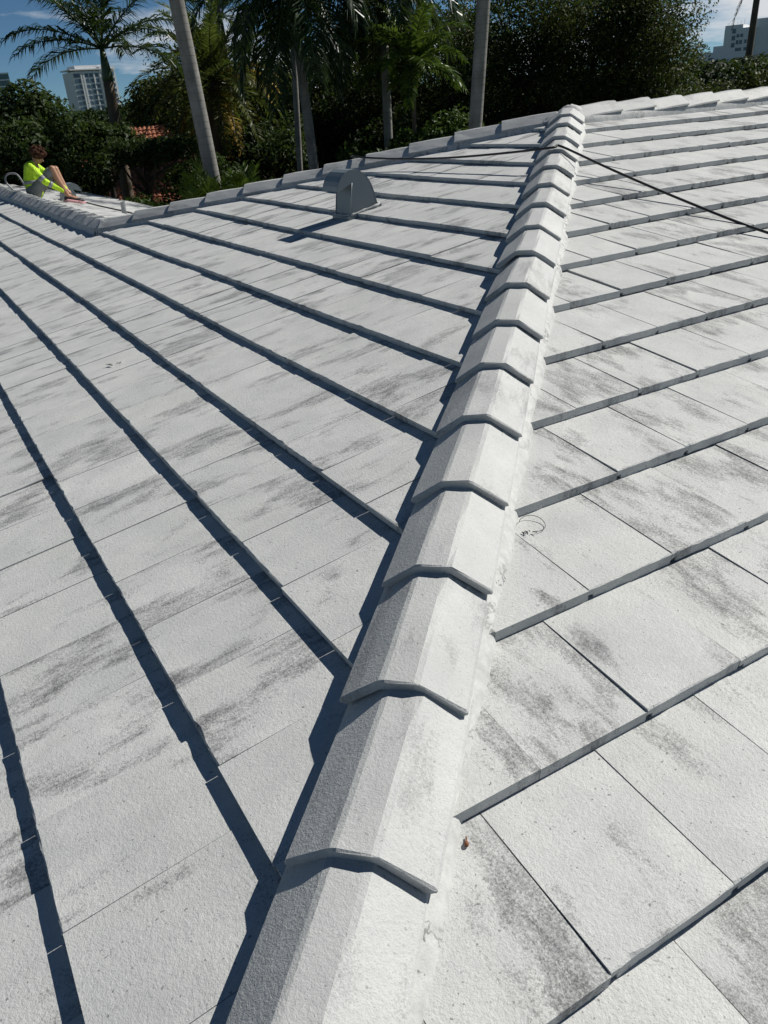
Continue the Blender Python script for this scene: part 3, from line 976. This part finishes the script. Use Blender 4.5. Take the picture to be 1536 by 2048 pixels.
# pink sanding pad by the feet
V, F = [], []
capsule(V, F, B(0.58,0.20,ground_z(0.58,0.20)+0.02), B(0.76,0.18,ground_z(0.76,0.18)+0.02), 0.022, 0.018)
capsule(V, F, B(0.60,0.25,ground_z(0.60,0.25)+0.02), B(0.72,0.24,ground_z(0.72,0.24)+0.02), 0.02, 0.015)
tag(organic('pink_cloth', V, F, M_SOLE, None, 0.008, 6), 'small pink rag lying at the seated worker\'s feet', 'rag')

# ------------------------------------------------------------------ small litter on the roof
def litter(name, P, n_, size, mat, label, cat, seed):
    rg = random.Random(seed); V, F = [], []
    for i in range(n_):
        a = P + Vector((rg.gauss(0,size), rg.gauss(0,size), 0.004)); b_ = a + Vector((rg.gauss(0,size), rg.gauss(0,size), rg.uniform(0,0.006)))
        capsule(V, F, a, b_, size*0.22, size*0.12, 6, 2)
    return tag(obj(name, pymesh(name, V, F, True), mat), label, cat)
P = Vector((0.267,0.033,0.0)); P.z = P.y*TP-0.0345
V, F = [], []
capsule(V, F, P+Vector((0,0,0.006)), P+Vector((0.008,0.012,0.007)), 0.0018, 0.0014, 8, 2)
capsule(V, F, P+Vector((-0.001,-0.0018,0.006)), P+Vector((0.001,0.0018,0.0062)), 0.0042, 0.0042, 8, 2)
tag(obj('nail', pymesh('nail', V, F, True), M_RUST), 'rusty roofing nail lying beside the lower hip caps', 'nail')
pw = Vector((0.963,0.687,0))
wp = []
for i in range(26):
    t = -0.6 + 4.6*i/25
    x = pw.x+0.035*math.cos(-t+1.9); y = pw.y+0.035*math.sin(-t+1.9)
    wp.append((x, y, y*TP-0.028+0.003*abs(math.sin(t*1.3))))
tag(tube('wire', wp, 0.0009, M_DEBRIS, n=5), 'thin curled wire loop on the right slope near the hip', 'wire')
litter('debris', Vector((0.452,3.367,0.452*TP-0.012)), 5, 0.018, simple('pale_debris', (0.4,0.4,0.38), 0.9), 'crumb of broken mortar on the left slope', 'debris', 2)
litter('twig', Vector((0.93,0.665,0.665*TP-0.031)), 6, 0.007, M_DEBRIS, 'tiny bits of dark plant litter beside the wire loop', 'litter', 4)

# ------------------------------------------------------------------ vegetation
def leaf_quads(C, Nn, size, rs, aspect=0.45, bend=0.18):
    n = C.shape[0]
    Nn = Nn/np.linalg.norm(Nn, axis=1, keepdims=True)
    a = rs.normal(size=(n,3)); a -= Nn*np.sum(a*Nn, axis=1, keepdims=True); a /= np.linalg.norm(a, axis=1, keepdims=True)
    b = np.cross(Nn, a)
    s = size*rs.uniform(0.6, 1.35, size=(n,1))
    V = np.empty((n,4,3))
    V[:,0] = C - a*s*0.5
    V[:,1] = C + b*s*aspect*0.5 + Nn*s*bend
    V[:,2] = C + a*s*0.5
    V[:,3] = C - b*s*aspect*0.5 + Nn*s*bend
    return V
def crown_cloud(center, radii, clumps, leaves, size, rs, clump_r=0.36, flat=1.0):
    center = np.array(center); radii = np.array(radii)
    d = rs.normal(size=(clumps,3)); d /= np.linalg.norm(d, axis=1, keepdims=True)
    cc = center + d*radii*(rs.uniform(0.25, 1.0, size=(clumps,1))**0.5)*0.80
    cr_ = radii.mean()*clump_r*rs.uniform(0.55, 1.25, size=clumps)
    idx = rs.randint(0, clumps, size=leaves)
    e = rs.normal(size=(leaves,3)); e /= np.linalg.norm(e, axis=1, keepdims=True)
    rr = rs.uniform(0, 1, size=(leaves,1))**0.35
    P = cc[idx] + e*rr*cr_[idx][:,None]*np.array([1,1,0.8*flat])
    Nn = e*0.8 + rs.normal(size=(leaves,3))*0.75 + np.array([0,0,0.45])
    return leaf_quads(P, Nn, size, rs), cc
def tree(base, top_z, radii, leaves, size, mat, label, seed, clumps=45, group='broadleaf trees behind the roof', trunk_r=0.16, name='broadleaf_tree', low=None):
    rs = np.random.RandomState(seed)
    bx, by = base
    root = empty(name, (bx,by,GZ), label, 'tree', group)
    cz_ = top_z - radii[2]
    V, cc = crown_cloud((bx,by,cz_), radii, clumps, leaves, size, rs)
    obj('crown', quads_mesh('crown', V), mat, root)
    rg = random.Random(seed)
    jl = Vector((rg.uniform(-0.3,0.3), rg.uniform(-0.3,0.3), 0))
    h = cz_-GZ
    pts = [Vector((bx,by,GZ-0.1)), Vector((bx,by,GZ+h*0.35))+jl, Vector((bx,by,GZ+h*0.7))-jl*0.5, Vector((bx,by,cz_+radii[2]*0.3))]
    tube('trunk', catmull(pts, 5), [trunk_r*(1-0.75*i/15)+0.01 for i in range(16)], M_BARK, root, 9)
    bv, bf = [], []
    for i in range(0, len(cc), max(1, len(cc)//14)):
        st = pts[2].lerp(pts[3], rg.uniform(0,0.8)); en = Vector(cc[i])
        md = st.lerp(en, 0.5) + Vector((rg.gauss(0,0.15), rg.gauss(0,0.15), rg.gauss(0,0.15)))
        v, f = tube_geo([st, md, en], [trunk_r*0.38, trunk_r*0.24, 0.012], 6)
        o = len(bv); bv += v; bf += [tuple(q+o for q in ff) for ff in f]
    obj('branches', pymesh('branches', bv, bf, True), M_BARK, root)
    return root
def frond_geo(rs, base, az, el, length, droop, leaf_len, nl=46, width=0.035, vee=0.35, hang=0.5, stiff=1.0, rachis=0.022):
    """one feather frond; returns leaflet quads and rachis tube points"""
    d0 = np.array([math.cos(az)*math.cos(el), math.sin(az)*math.cos(el), math.sin(el)])
    side = np.array([-math.sin(az), math.cos(az), 0.0])
    pts = []
    p = np.array(base, float); d = d0.copy(); seg = length/14
    for i in range(15):
        pts.append(p.copy())
        p = p + d*seg
        d = d + np.array([0,0,-droop/14*(0.4+1.3*i/14)])
        d /= np.linalg.norm(d)
    pts = np.array(pts)
    Q = []
    for k in range(nl):
        t = 0.14 + 0.86*k/(nl-1)
        f = t*14; i = min(int(f), 13); fr = f-i
        P = pts[i]*(1-fr)+pts[i+1]*fr
        T = pts[i+1]-pts[i]; T /= np.linalg.norm(T)
        upv = np.cross(side, T); upv = -upv if upv[2] < 0 else upv
        ll = leaf_len*(0.55+0.45*math.sin(math.pi*min(1, t*1.05)**0.8))*rs.uniform(0.8, 1.1)
        for s in (-1, 1):
            D = side*s*rs.uniform(0.75,1.05) + T*(0.55+0.5*t) + upv*vee*rs.uniform(-0.4,1.3)
            D /= np.linalg.norm(D)
            Wd = np.cross(D, rs.normal(size=3)*0.45 + upv); Wd /= np.linalg.norm(Wd)
            m = P + D*ll*0.5
            D2 = D + np.array([0,0,-hang*rs.uniform(0.6,1.5)]); D2 /= np.linalg.norm(D2)
            e = m + D2*ll*0.55
            w = width*rs.uniform(0.7,1.2)
            Q.append([P-Wd*w*0.25, m-Wd*w*0.5, m+Wd*w*0.5, P+Wd*w*0.25])
            Q.append([m-Wd*w*0.5, e-Wd*0.002, e+Wd*0.002, m+Wd*w*0.5])
    return np.array(Q), pts
def palm(base, crown, trunk_r, label, seed, fronds=16, length=3.2, leaf_len=0.65, tmat=None, fmat=None, shaft=1.2, droop=1.3, els=(-0.35,1.35), group='palm trees behind the roof',
         gold=0, goldmat=None, hang=0.6, bulge=1.0, nl=46, width=0.04, name='palm_tree', extra=None, vee=0.35):
    rs = np.random.RandomState(seed)
    bx, by = base; C = Vector(crown)
    root = empty(name, (bx,by,GZ), label, 'palm tree', group)
    b0 = Vector((bx,by,GZ-0.1))
    top = C - Vector((0,0,shaft))
    n = 16
    pts = []; rad = []
    for i in range(n+1):
        t = i/n
        p = b0.lerp(top, t) + Vector((0.05*math.sin(t*3.1+seed), 0.05*math.sin(t*2.3+seed*2), 0))*trunk_r*4*t*(1-t)
        pts.append(p)
        r = trunk_r*(1.50-0.52*min(1, t*3.0)) if t < 0.33 else trunk_r*(0.98+0.08*math.sin((t-0.33)*4.2)*bulge-0.20*(t-0.33))
        rad.append(r)
    tube('trunk', pts, rad, tmat or M_PALM, root, 16)
    if shaft > 0.1:
        tube('crownshaft', [top-Vector((0,0,0.05)), top+Vector((0,0,shaft*0.12)), top.lerp(C,0.55), C+Vector((0,0,0.1))], [trunk_r*0.80, trunk_r*0.92, trunk_r*0.66, trunk_r*0.30], M_SHAFT, root, 14)
    for k in range(fronds):
        az = 2*math.pi*(k*0.381966) + rs.uniform(-0.25,0.25)
        u = (k+0.5)/fronds
        el = els[1] + (els[0]-els[1])*u + rs.uniform(-0.12,0.12)
        Q, P = frond_geo(rs, C, az, el, length*rs.uniform(0.85,1.1), droop*rs.uniform(0.8,1.25), leaf_len, nl=nl, width=width, hang=hang, vee=vee)
        m = fmat or M_FROND
        if gold and k >= fronds-gold: m = goldmat or M_FROND_GOLD
        fo = obj('frond', quads_mesh('frond', Q), m, root)
        v, f = tube_geo([tuple(x) for x in P[::2]], [0.03-0.025*i/7 for i in range(8)], 5)
        obj('midrib', pymesh('midrib', v, f, True), M_SHAFT if m is not M_FROND_GOLD else m, fo)
    for ex in (extra or []):
        az, el, ln, dr, m = ex
        Q, P = frond_geo(rs, C, az, el, ln, dr, leaf_len*0.7, nl=nl, width=width, hang=1.2)
        fo = obj('frond', quads_mesh('frond', Q), m, root)
        v, f = tube_geo([tuple(x) for x in P[::2]], [0.03-0.025*i/7 for i in range(8)], 5)
        obj('midrib', pymesh('midrib', v, f, True), m, fo)
    return root

palm((6.66,28.38), (6.84,28.34,3.35), 0.19, 'palm with full dark crown against blue sky, left of the date palm', 21, fronds=15, length=3.0, leaf_len=0.8, tmat=M_PALM_DK, shaft=0.9, droop=1.0, els=(0.0,1.4), hang=0.8, nl=54, width=0.045)
palm((10.91,31.30), (11.30,31.16,2.35), 0.27, 'date palm with shaggy crown and golden drooping lower fronds', 22, fronds=60, length=3.3, leaf_len=0.45, tmat=M_PALM_DK, fmat=M_FROND_DATE, shaft=0.0, droop=1.5, els=(-0.75,1.45), gold=5, hang=0.15, width=0.045, nl=54, vee=0.5, extra=[(R(-31+q*13), 0.55-0.12*abs(q), 2.9, 1.9, M_FROND_GOLD) for q in (-2,-1,0,1,2)])
palm((6.43,18.03), (6.02,18.18,5.6), 0.168, 'thick pale grey palm trunk leaning left, nearest of the palms', 23, fronds=12, length=3.0, leaf_len=0.75, shaft=1.3, droop=1.9, els=(-0.6,1.3))
palm((10.17,20.80), (10.03,20.86,4.15), 0.135, 'grey palm with dark hanging crown, right of the golden fronds', 24, fronds=22, length=3.1, leaf_len=0.95, shaft=1.4, droop=2.5, els=(-0.8,1.3), hang=1.3, nl=60, width=0.05)
palm((12.07,26.53), (12.5,26.34,4.6), 0.10, 'slender palm trunk standing just left of a thicker grey palm', 25, fronds=12, length=2.4, leaf_len=0.6, shaft=0.8, droop=1.8, els=(-0.5,1.3))
palm((12.89,21.60), (13.02,21.53,4.1), 0.13, 'grey palm trunk with dark crownshaft, between two shrubs', 26, fronds=20, length=2.8, leaf_len=0.9, shaft=1.3, droop=2.5, els=(-0.8,1.3), hang=1.3, nl=60, width=0.05)
palm((11.19,15.57), (11.85,15.12,5.6), 0.150, 'rightmost thick grey palm trunk, in front of the big dense tree', 27, fronds=12, length=2.8, leaf_len=0.7, shaft=1.2, droop=1.8, els=(-0.4,1.3))
palm((12.45,19.55), (12.6,19.45,1.95), 0.06, 'small bright green palm with upright sunlit fronds', 28, fronds=22, length=1.7, leaf_len=0.42, shaft=0.3, droop=1.5, els=(0.0,1.45), fmat=M_FROND_BRIGHT, hang=0.5, tmat=M_PALM_DK, nl=54)
palm((12.27,32.93), (12.62,32.8,4.6), 0.085, 'thin pale palm trunk beside the date palm', 29, fronds=11, length=2.0, leaf_len=0.5, shaft=0.7, droop=1.6, els=(-0.4,1.3))
palm((15.06,41.5), (15.85,41.2,8.2), 0.16, 'tall dark palm trunk rising above the date palm crown', 30, fronds=14, length=2.6, leaf_len=0.6, tmat=M_PALM_DK, shaft=0.8, droop=1.6, els=(-0.1,1.3))
kx = Vector((47.25,35.80,6.3))
palm((47.08,36.02), kx, 0.20, 'distant palm with one dead hanging frond before pale buildings', 31, fronds=14, length=2.2, leaf_len=0.5, tmat=M_PALM_DK, shaft=0.5, droop=1.2, els=(0.1,1.35), extra=[(math.atan2(0.51,-0.86), -0.75, 2.9, 2.2, M_FROND_DEAD), (math.atan2(-0.51,0.86), -0.1, 1.6, 1.6, M_FROND_DEAD)])

# broadleaf trees: (x, y), top, radii, leaves
def polar(az, d): return (CAM.x + d*math.cos(R(az)), CAM.y + d*math.sin(R(az)))
tree(polar(81.9,24), 2.95, (1.95,1.95,2.7), 30000, 0.15, M_LEAF_DARK, 'dark glossy tree at the left edge behind the seated worker', 41, clumps=60)
tree(polar(87.2,25), 2.6, (2.6,2.6,2.7), 15000, 0.15, M_LEAF_DARK, 'dark tree cut off by the left edge of the frame', 42)
tree(polar(77.6,27.5), 1.35, (1.3,1.3,0.6), 7000, 0.14, M_LEAF_DARK, 'small dark tree left of the dark-trunked palm', 43)
tree(polar(73.2,39), 3.7, (2.9,2.9,3.2), 20000, 0.20, M_LEAF_OLIVE, 'olive green tree behind the dark-crowned palm, beside the white tower', 44)
tree(polar(69.3,42), 5.6, (3.6,3.6,4.8), 24000, 0.20, M_LEAF_DARK, 'dark tree behind the date palm', 45)
tree(polar(64.6,44), 6.0, (3.9,3.9,5.4), 26000, 0.19, M_LEAF_OLIVE, 'loose olive tree behind the slender palm trunk', 46, clumps=60)
tree(polar(60.0,40), 5.7, (3.8,3.8,5.6), 28000, 0.20, M_LEAF_DARK, 'tall dark tree filling the gap between two grey palms', 47, clumps=60)
tree(polar(55.6,36), 6.0, (3.6,3.6,5.0), 34000, 0.16, M_LEAF_OLIVE, 'olive tree behind the small bright palm', 48, clumps=60)
tree(polar(51.0,33), 5.8, (3.3,3.3,4.9), 52000, 0.12, M_LEAF_DARK, 'dense dark tree behind the rightmost grey palm trunk', 49, clumps=65)
tree(polar(46.5,32), 5.7, (3.2,3.2,4.8), 56000, 0.115, M_LEAF_OLIVE, 'big dense olive tree above the roof peak', 50, clumps=70)
tree(polar(43.1,31), 5.4, (1.95,1.95,4.5), 42000, 0.11, M_LEAF_OLIVE, 'dense tree whose ragged right edge meets the cloudy sky', 51, clumps=60)
tree(polar(38.6,46), 1.55, (2.9,2.9,2.9), 16000, 0.20, M_LEAF_OLIVE, 'low olive tree in front of the pale buildings', 52)
tree(polar(36.2,42), 1.95, (2.6,2.6,3.0), 16000, 0.19, M_LEAF_OLIVE, 'low rounded tree at the right edge below the distant palm', 53)
tree(polar(41.3,36), 0.9, (2.2,2.2,2.4), 14000, 0.16, M_LEAF_DARK, 'dark low tree under the ragged tree edge, right of the peak', 55)
tree(polar(66.8,33), 1.6, (2.4,2.4,2.8), 16000, 0.17, M_LEAF_DARK, 'dark low tree right of the thin pale palm trunk', 56)
tree(polar(57.8,31), 1.5, (2.2,2.2,3.0), 14000, 0.17, M_LEAF_DARK, 'dark low tree between the two mid grey palms', 57)
tree(polar(71.6,28), 0.75, (1.6,1.6,1.9), 10000, 0.15, M_LEAF_DARK, 'dark bush-like tree between the orange roof and the date palm', 58)
tree(polar(61.8,36), 2.6, (2.0,2.0,3.0), 14000, 0.17, M_LEAF_DARK, 'dark tree right of the leaning grey palm base', 59)
tree(polar(51.5,37), 2.5, (3.0,3.0,3.4), 12000, 0.2, M_LEAF_DARK, 'shaded tree behind the dense right-hand trees', 60)
tree(polar(46.0,38), 2.5, (3.0,3.0,3.4), 12000, 0.2, M_LEAF_DARK, 'shaded tree in the dark gap above the roof peak', 61)

tree(polar(74.8,25), 0.72, (1.8,1.2,0.22), 4500, 0.13, M_LEAF_DARK, 'low dark foliage spreading across the orange roof', 62, clumps=30)
tree(polar(73.6,47), 3.2, (4.5,4.5,4.0), 14000, 0.25, M_LEAF_DARK, 'dark tree behind the orange roof', 63)

def hedge(P, Q, w, z0, z1, n, size, mat, label, seed, name='hedge', cat='hedge'):
    rs = np.random.RandomState(seed)
    P = np.array(P); Q = np.array(Q)
    root = empty(name, ((P[0]+Q[0])/2, (P[1]+Q[1])/2, GZ), label, cat)
    t = rs.uniform(0, 1, size=n)
    d = Q-P; L = np.linalg.norm(d); d = d/L; s = np.array([-d[1], d[0]])
    lat_ = rs.uniform(-1, 1, size=n); lat_ = np.sign(lat_)*np.abs(lat_)**0.5
    hz = rs.uniform(0, 1, size=n)**0.6
    bump = 0.10*np.sin(t*L*2.3)+0.07*np.sin(t*L*5.1+1)
    C = np.stack([P[0]+d[0]*L*t+s[0]*lat_*w/2, P[1]+d[1]*L*t+s[1]*lat_*w/2, z0+(z1-z0)*hz+bump*hz+rs.normal(size=n)*0.04], axis=1)
    Nn = np.stack([s[0]*lat_, s[1]*lat_, hz*1.2], axis=1) + rs.normal(size=(n,3))*0.6
    obj('foliage', quads_mesh('foliage', leaf_quads(C, Nn, size, rs)), mat, root)
    v, f = [], []
    for k in range(int(L/0.5)):
        a = P+d*(0.25+0.5*k)
        vv, ff = tube_geo([(a[0],a[1],GZ-0.05),(a[0]+0.05,a[1],z0+(z1-z0)*0.6)], [0.03,0.015], 6)
        o = len(v); v += vv; f += [tuple(i+o for i in q) for q in ff]
    obj('stems', pymesh('stems', v, f), M_BARK, root)
    return root
hedge(polar(79.5,19.5), polar(64.0,19.5), 1.3, -3.0, -0.36, 36000, 0.085, M_LEAF_HEDGE, 'clipped green hedge running behind the far hip, under the palms', 71)
def shrub(spots, size, label, seed, leaves):
    rs = np.random.RandomState(seed)
    root = empty('shrub', (spots[0][0][0], spots[0][0][1], GZ), label, 'shrub')
    Q = []; bv, bf = [], []
    for (x, y), zt, r in spots:
        V, cc = crown_cloud((x, y, zt-r[2]), r, 26, leaves, size, rs, 0.34)
        Q.append(V)
        for c in cc[::5]:
            v, f = tube_geo([(x,y,GZ-0.05), tuple(c)], [0.04,0.012], 5)
            o = len(bv); bv += v; bf += [tuple(i+o for i in q) for q in f]
    obj('foliage', quads_mesh('foliage', np.concatenate(Q)), M_LEAF_HEDGE, root)
    obj('stems', pymesh('stems', bv, bf), M_BARK, root)
shrub([(polar(61.0,23.4),0.75,(0.95,0.95,1.6)),(polar(59.4,22.8),1.12,(1.1,1.1,1.9)),(polar(58.0,23.2),0.92,(0.9,0.9,1.6))], 0.13, 'sunlit green shrub between the two mid grey palm trunks', 72, 5000)
shrub([(polar(56.6,22.0),0.92,(0.85,0.85,1.6)),(polar(55.2,21.6),1.2,(1.0,1.0,1.8)),(polar(53.6,21.8),1.0,(0.95,0.95,1.7))], 0.13, 'sunlit green shrub right of the middle palm trunk', 73, 5000)
hedge(polar(52.5,24.0), polar(36.0,24.0), 1.6, -3.3, 0.35, 22000, 0.12, M_LEAF_DARK, 'long dark hedge low behind the right-hand ridge', 74)
hedge(polar(92,60), polar(30,60), 5.0, -3.5, 2.0, 60000, 0.32, M_LEAF_DARK, 'far dark tree belt behind the garden', 75, 'tree_belt', 'tree belt')

# feathery young palm tips poking over the far hip
def areca(P, label, seed, n=9):
    rs = np.random.RandomState(seed)
    root = empty('young_palm', (P[0],P[1],GZ), label, 'palm', 'young palms over the hedge')
    for k in range(n):
        az = rs.uniform(0,6.28)
        Q, pp = frond_geo(rs, (P[0]+rs.normal()*0.15,P[1]+rs.normal()*0.15,-0.75), az, rs.uniform(0.8,1.4), rs.uniform(0.9,1.25), 0.9, 0.36, nl=34, width=0.028, hang=0.15, vee=0.5)
        fo = obj('frond', quads_mesh('frond', Q), M_FROND_BRIGHT, root)
    v, f = tube_geo([(P[0],P[1],GZ-0.1),(P[0],P[1],-0.7)], [0.06,0.04], 8)
    obj('stem', pymesh('stem', v, f, True), M_SHAFT, root)
areca(polar(71.2,17.8), 'young feathery palm tip poking over the far hip, left of the thick trunk', 81)
areca(polar(68.6,18.2), 'young feathery palm tip poking over the far hip, right of the thick trunk', 82)

# ------------------------------------------------------------------ neighbouring house with barrel-tile roof
M_CLAY = simple('terracotta', (0.30, 0.105, 0.05), 0.85, 0.6, 3.0)
M_NWALL = simple('tan_stucco', (0.42, 0.36, 0.28), 0.9)
NC = Vector((*polar(75.6, 37), 0))
nb_h = empty('neighbour_house', (NC.x, NC.y, GZ), 'neighbouring house with an orange barrel-tile roof glimpsed among the trees', 'house')
fd = Vector((CAM.x-NC.x, CAM.y-NC.y, 0)).normalized()   # facing our way
rd = Vector((-fd.y, fd.x, 0))
def nbp(a, b, z): return NC + rd*a + fd*b + Vector((0,0,z))
ridge_z, eave_z, half, dep = 1.0, -1.4, 3.9, 6.0
V = [nbp(-half+2.5,0,ridge_z), nbp(half-2.5,0,ridge_z), nbp(half,dep,eave_z), nbp(-half,dep,eave_z), nbp(half,-dep,eave_z), nbp(-half,-dep,eave_z)]
obj('roof', pymesh('roof', V, [(0,3,2,1),(1,2,4),(0,1,4,5),(0,5,3)]), M_CLAY, nb_h)
V, F = [], []
ncol = 46
for c in range(ncol):
    a0 = -half + 2*half*(c+0.5)/ncol
    tmax = 1.0
    lim = (half-abs(a0))/2.5
    tmin = max(0.0, 1-lim) if abs(a0) > half-2.5 else 0.0
    nrow = 16
    for r_ in range(nrow):
        t0, t1 = r_/nrow, (r_+1.15)/nrow
        if t0 < tmin: continue
        for k in range(5):
            pass
        b0 = len(V)
        for tt, lift in ((t0, 0.0), (min(t1,1.02), 0.05)):
            for k in range(5):
                th = math.pi*k/4
                V.append(nbp(a0+0.09*math.cos(th), dep*tt, ridge_z+(eave_z-ridge_z)*tt+0.02+0.075*math.sin(th)+lift))
        for k in range(4):
            F.append((b0+k, b0+k+1, b0+k+6, b0+k+5))
        F.append(tuple(b0+5+k for k in range(5)))
tag(obj('barrel_tiles', pymesh('barrel_tiles', V, F), M_CLAY, nb_h), kind='stuff')
V = []
for z in (GZ, eave_z-0.05):
    V += [nbp(-half+0.5,-dep+0.5,z), nbp(half-0.5,-dep+0.5,z), nbp(half-0.5,dep-0.5,z), nbp(-half+0.5,dep-0.5,z)]
obj('wall', pymesh('nwall', V, [(0,1,5,4),(1,2,6,5),(2,3,7,6),(3,0,4,7),(4,5,6,7)]), M_NWALL, nb_h)

# ------------------------------------------------------------------ far buildings
M_TOWER = simple('tower_white', (0.72, 0.73, 0.74), 0.7, 0.05)
M_TOWER_G = simple('tower_grey', (0.78, 0.79, 0.80), 0.7, 0.05)
M_GLASS = simple('tower_glass', (0.07, 0.12, 0.17), 0.15, 0.2)
M_TEAL = simple('tower_teal_glass', (0.07, 0.15, 0.17), 0.2, 0.2)
def frame_box(root, name, O_, X, Y, x0, x1, y0, y1, z0, z1, mat):
    v, f = box_geo(x0,x1,y0,y1,z0,z1)
    v = [O_ + X*a + Y*b + Vector((0,0,c)) for a, b, c in v]
    me = pymesh(name, v, f)
    bm = bmesh.new(); bm.from_mesh(me); bmesh.ops.recalc_face_normals(bm, faces=bm.faces); bm.to_mesh(me); bm.free()
    return obj(name, me, mat, root)
def facing(az, d, turn=0.0):
    p = Vector((*polar(az, d), 0)); n_ = Vector((CAM.x-p.x, CAM.y-p.y, 0)).normalized()
    n_.rotate(Matrix.Rotation(R(turn), 3, 'Z'))
    return p, Vector((-n_.y, n_.x, 0)), -n_       # X to image right, Y away
# white condominium tower at left
p, X, Y = facing(77.0, 860, 22)
X = -X if X.dot(rt) < 0 else X
t = empty('apartment_tower', (p.x,p.y,GZ), 'white high-rise with bands of blue windows behind the left trees', 'building')
frame_box(t, 'wall', p, X, Y, -19.5, 20.5, 0, 24, GZ, 46.5, M_TOWER)
frame_box(t, 'penthouse', p, X, Y, -15, 17, 3, 22, 46.5, 51.5, M_TOWER)
frame_box(t, 'roof_slab', p, X, Y, -21.5, 19, -1.5, 23, 47.6, 48.6, M_TOWER)
frame_box(t, 'parapet', p, X, Y, 6, 20.5, -0.6, 6, 46.6, 50.0, M_TOWER)
for i, (x0, x1) in enumerate(((-18.5,-13),(-8.5,-5.2),(-4.2,-0.8),(1.0,4.2),(7.0,12.5),(14.0,19.0))):
    for r_ in range(9):
        z1 = 45.0 - r_*4.4
        frame_box(t, 'window', p, X, Y, x0, x1, -0.25, 0.4, z1-3.0, z1, M_GLASS)
for r_ in range(9):
    z1 = 41.6 - r_*4.4
    frame_box(t, 'balcony', p, X, Y, 6.2, 19.8, -2.0, -0.3, z1-0.4, z1+0.55, M_TOWER)
for x in (-12.0,-9.6,0.0,5.6):
    frame_box(t, 'pilaster', p, X, Y, x-0.55, x+0.55, -0.7, -0.02, GZ, 46.4, M_TOWER)
# teal block at the far left edge
p, X, Y = facing(82.1, 700, 0)
X = -X if X.dot(rt) < 0 else X
t = empty('office_tower', (p.x,p.y,GZ), 'teal glass block with a tan top at the far left edge', 'building')
frame_box(t, 'wall', p, X, Y, -20, 4.5, 0, 20, GZ, 40.5, M_TEAL)
frame_box(t, 'upper_wall', p, X, Y, -22, -5, 2, 20, 40.5, 47.5, simple('tan_concrete', (0.36,0.30,0.24), 0.8))
for r_ in range(6):
    frame_box(t, 'floor_band', p, X, Y, -20.2, 4.7, -0.4, -0.02, 39.6-r_*4, 40.3-r_*4, M_TOWER_G)
# pale stepped building at right
p, X, Y = facing(38.2, 500, -12)
X = -X if X.dot(rt) < 0 else X
t = empty('stepped_building', (p.x,p.y,GZ), 'pale grey stepped apartment block at the right edge under clouds', 'building')
frame_box(t, 'low_wing', p, X, Y, -24, -8.0, 0, 18, GZ, 13.0, M_TOWER_G)
frame_box(t, 'low_wing', p, X, Y, -13.2, -8.0, 1, 18, 13.0, 15.6, M_TOWER_G)
frame_box(t, 'main_block', p, X, Y, -8.0, 6.2, -1, 18, GZ, 22.6, M_TOWER_G)
frame_box(t, 'main_block', p, X, Y, -8.0, 0.5, -0.5, 18, 22.6, 24.2, M_TOWER_G)
frame_box(t, 'rear_block', p, X, Y, 6.2, 13.0, 2, 18, GZ, 26.0, M_TOWER_G)
frame_box(t, 'tower_block', p, X, Y, 13.0, 30, 0, 18, GZ, 29.5, M_TOWER_G)
for (x0,x1,z0,z1) in ((-4.2,-2.6,20.5,22.5),(-4.2,-2.6,17.5,19.5),(-2.0,-0.8,18.6,20.0),(-0.2,1.0,18.6,20.0),(-2.0,-0.9,15.6,17.4),(-0.4,0.8,15.6,17.4),(2.0,3.0,15.8,17.4),(3.6,4.6,15.8,17.4),(-4.2,-2.6,14.4,16.4),(2.0,4.6,12.6,14.0),(-2.0,0.8,12.6,14.0)):
    frame_box(t, 'window', p, X, Y, x0, x1, -1.2, -0.8, z0, z1, M_GLASS)
for x0 in (-21.5,-15.0):
    frame_box(t, 'window', p, X, Y, x0, x0+2.6, -0.2, 0.3, 8.8, 10.6, M_GLASS)
for r_ in range(4):
    frame_box(t, 'window', p, X, Y, 13.6, 18.5, -0.2, 0.3, 25.6-r_*3.6, 27.6-r_*3.6, M_GLASS)
    frame_box(t, 'window', p, X, Y, 20.5, 28, -0.2, 0.3, 25.6-r_*3.6, 27.6-r_*3.6, M_GLASS)
for r_ in range(3):
    frame_box(t, 'balcony', p, X, Y, 12.8, 29, -1.6, -0.25, 24.4-r_*3.6, 25.2-r_*3.6, M_TOWER_G)
for i, x in enumerate((-7.6,-6.8,-5.8,-3.0,-1.4,0.2,5.4)):
    frame_box(t, 'antenna', p, X, Y, x-0.09, x+0.09, 3, 3.2, 22.5, 25.6+0.5*(i % 3), M_TOWER_G)

print('objects', len(bpy.data.objects))
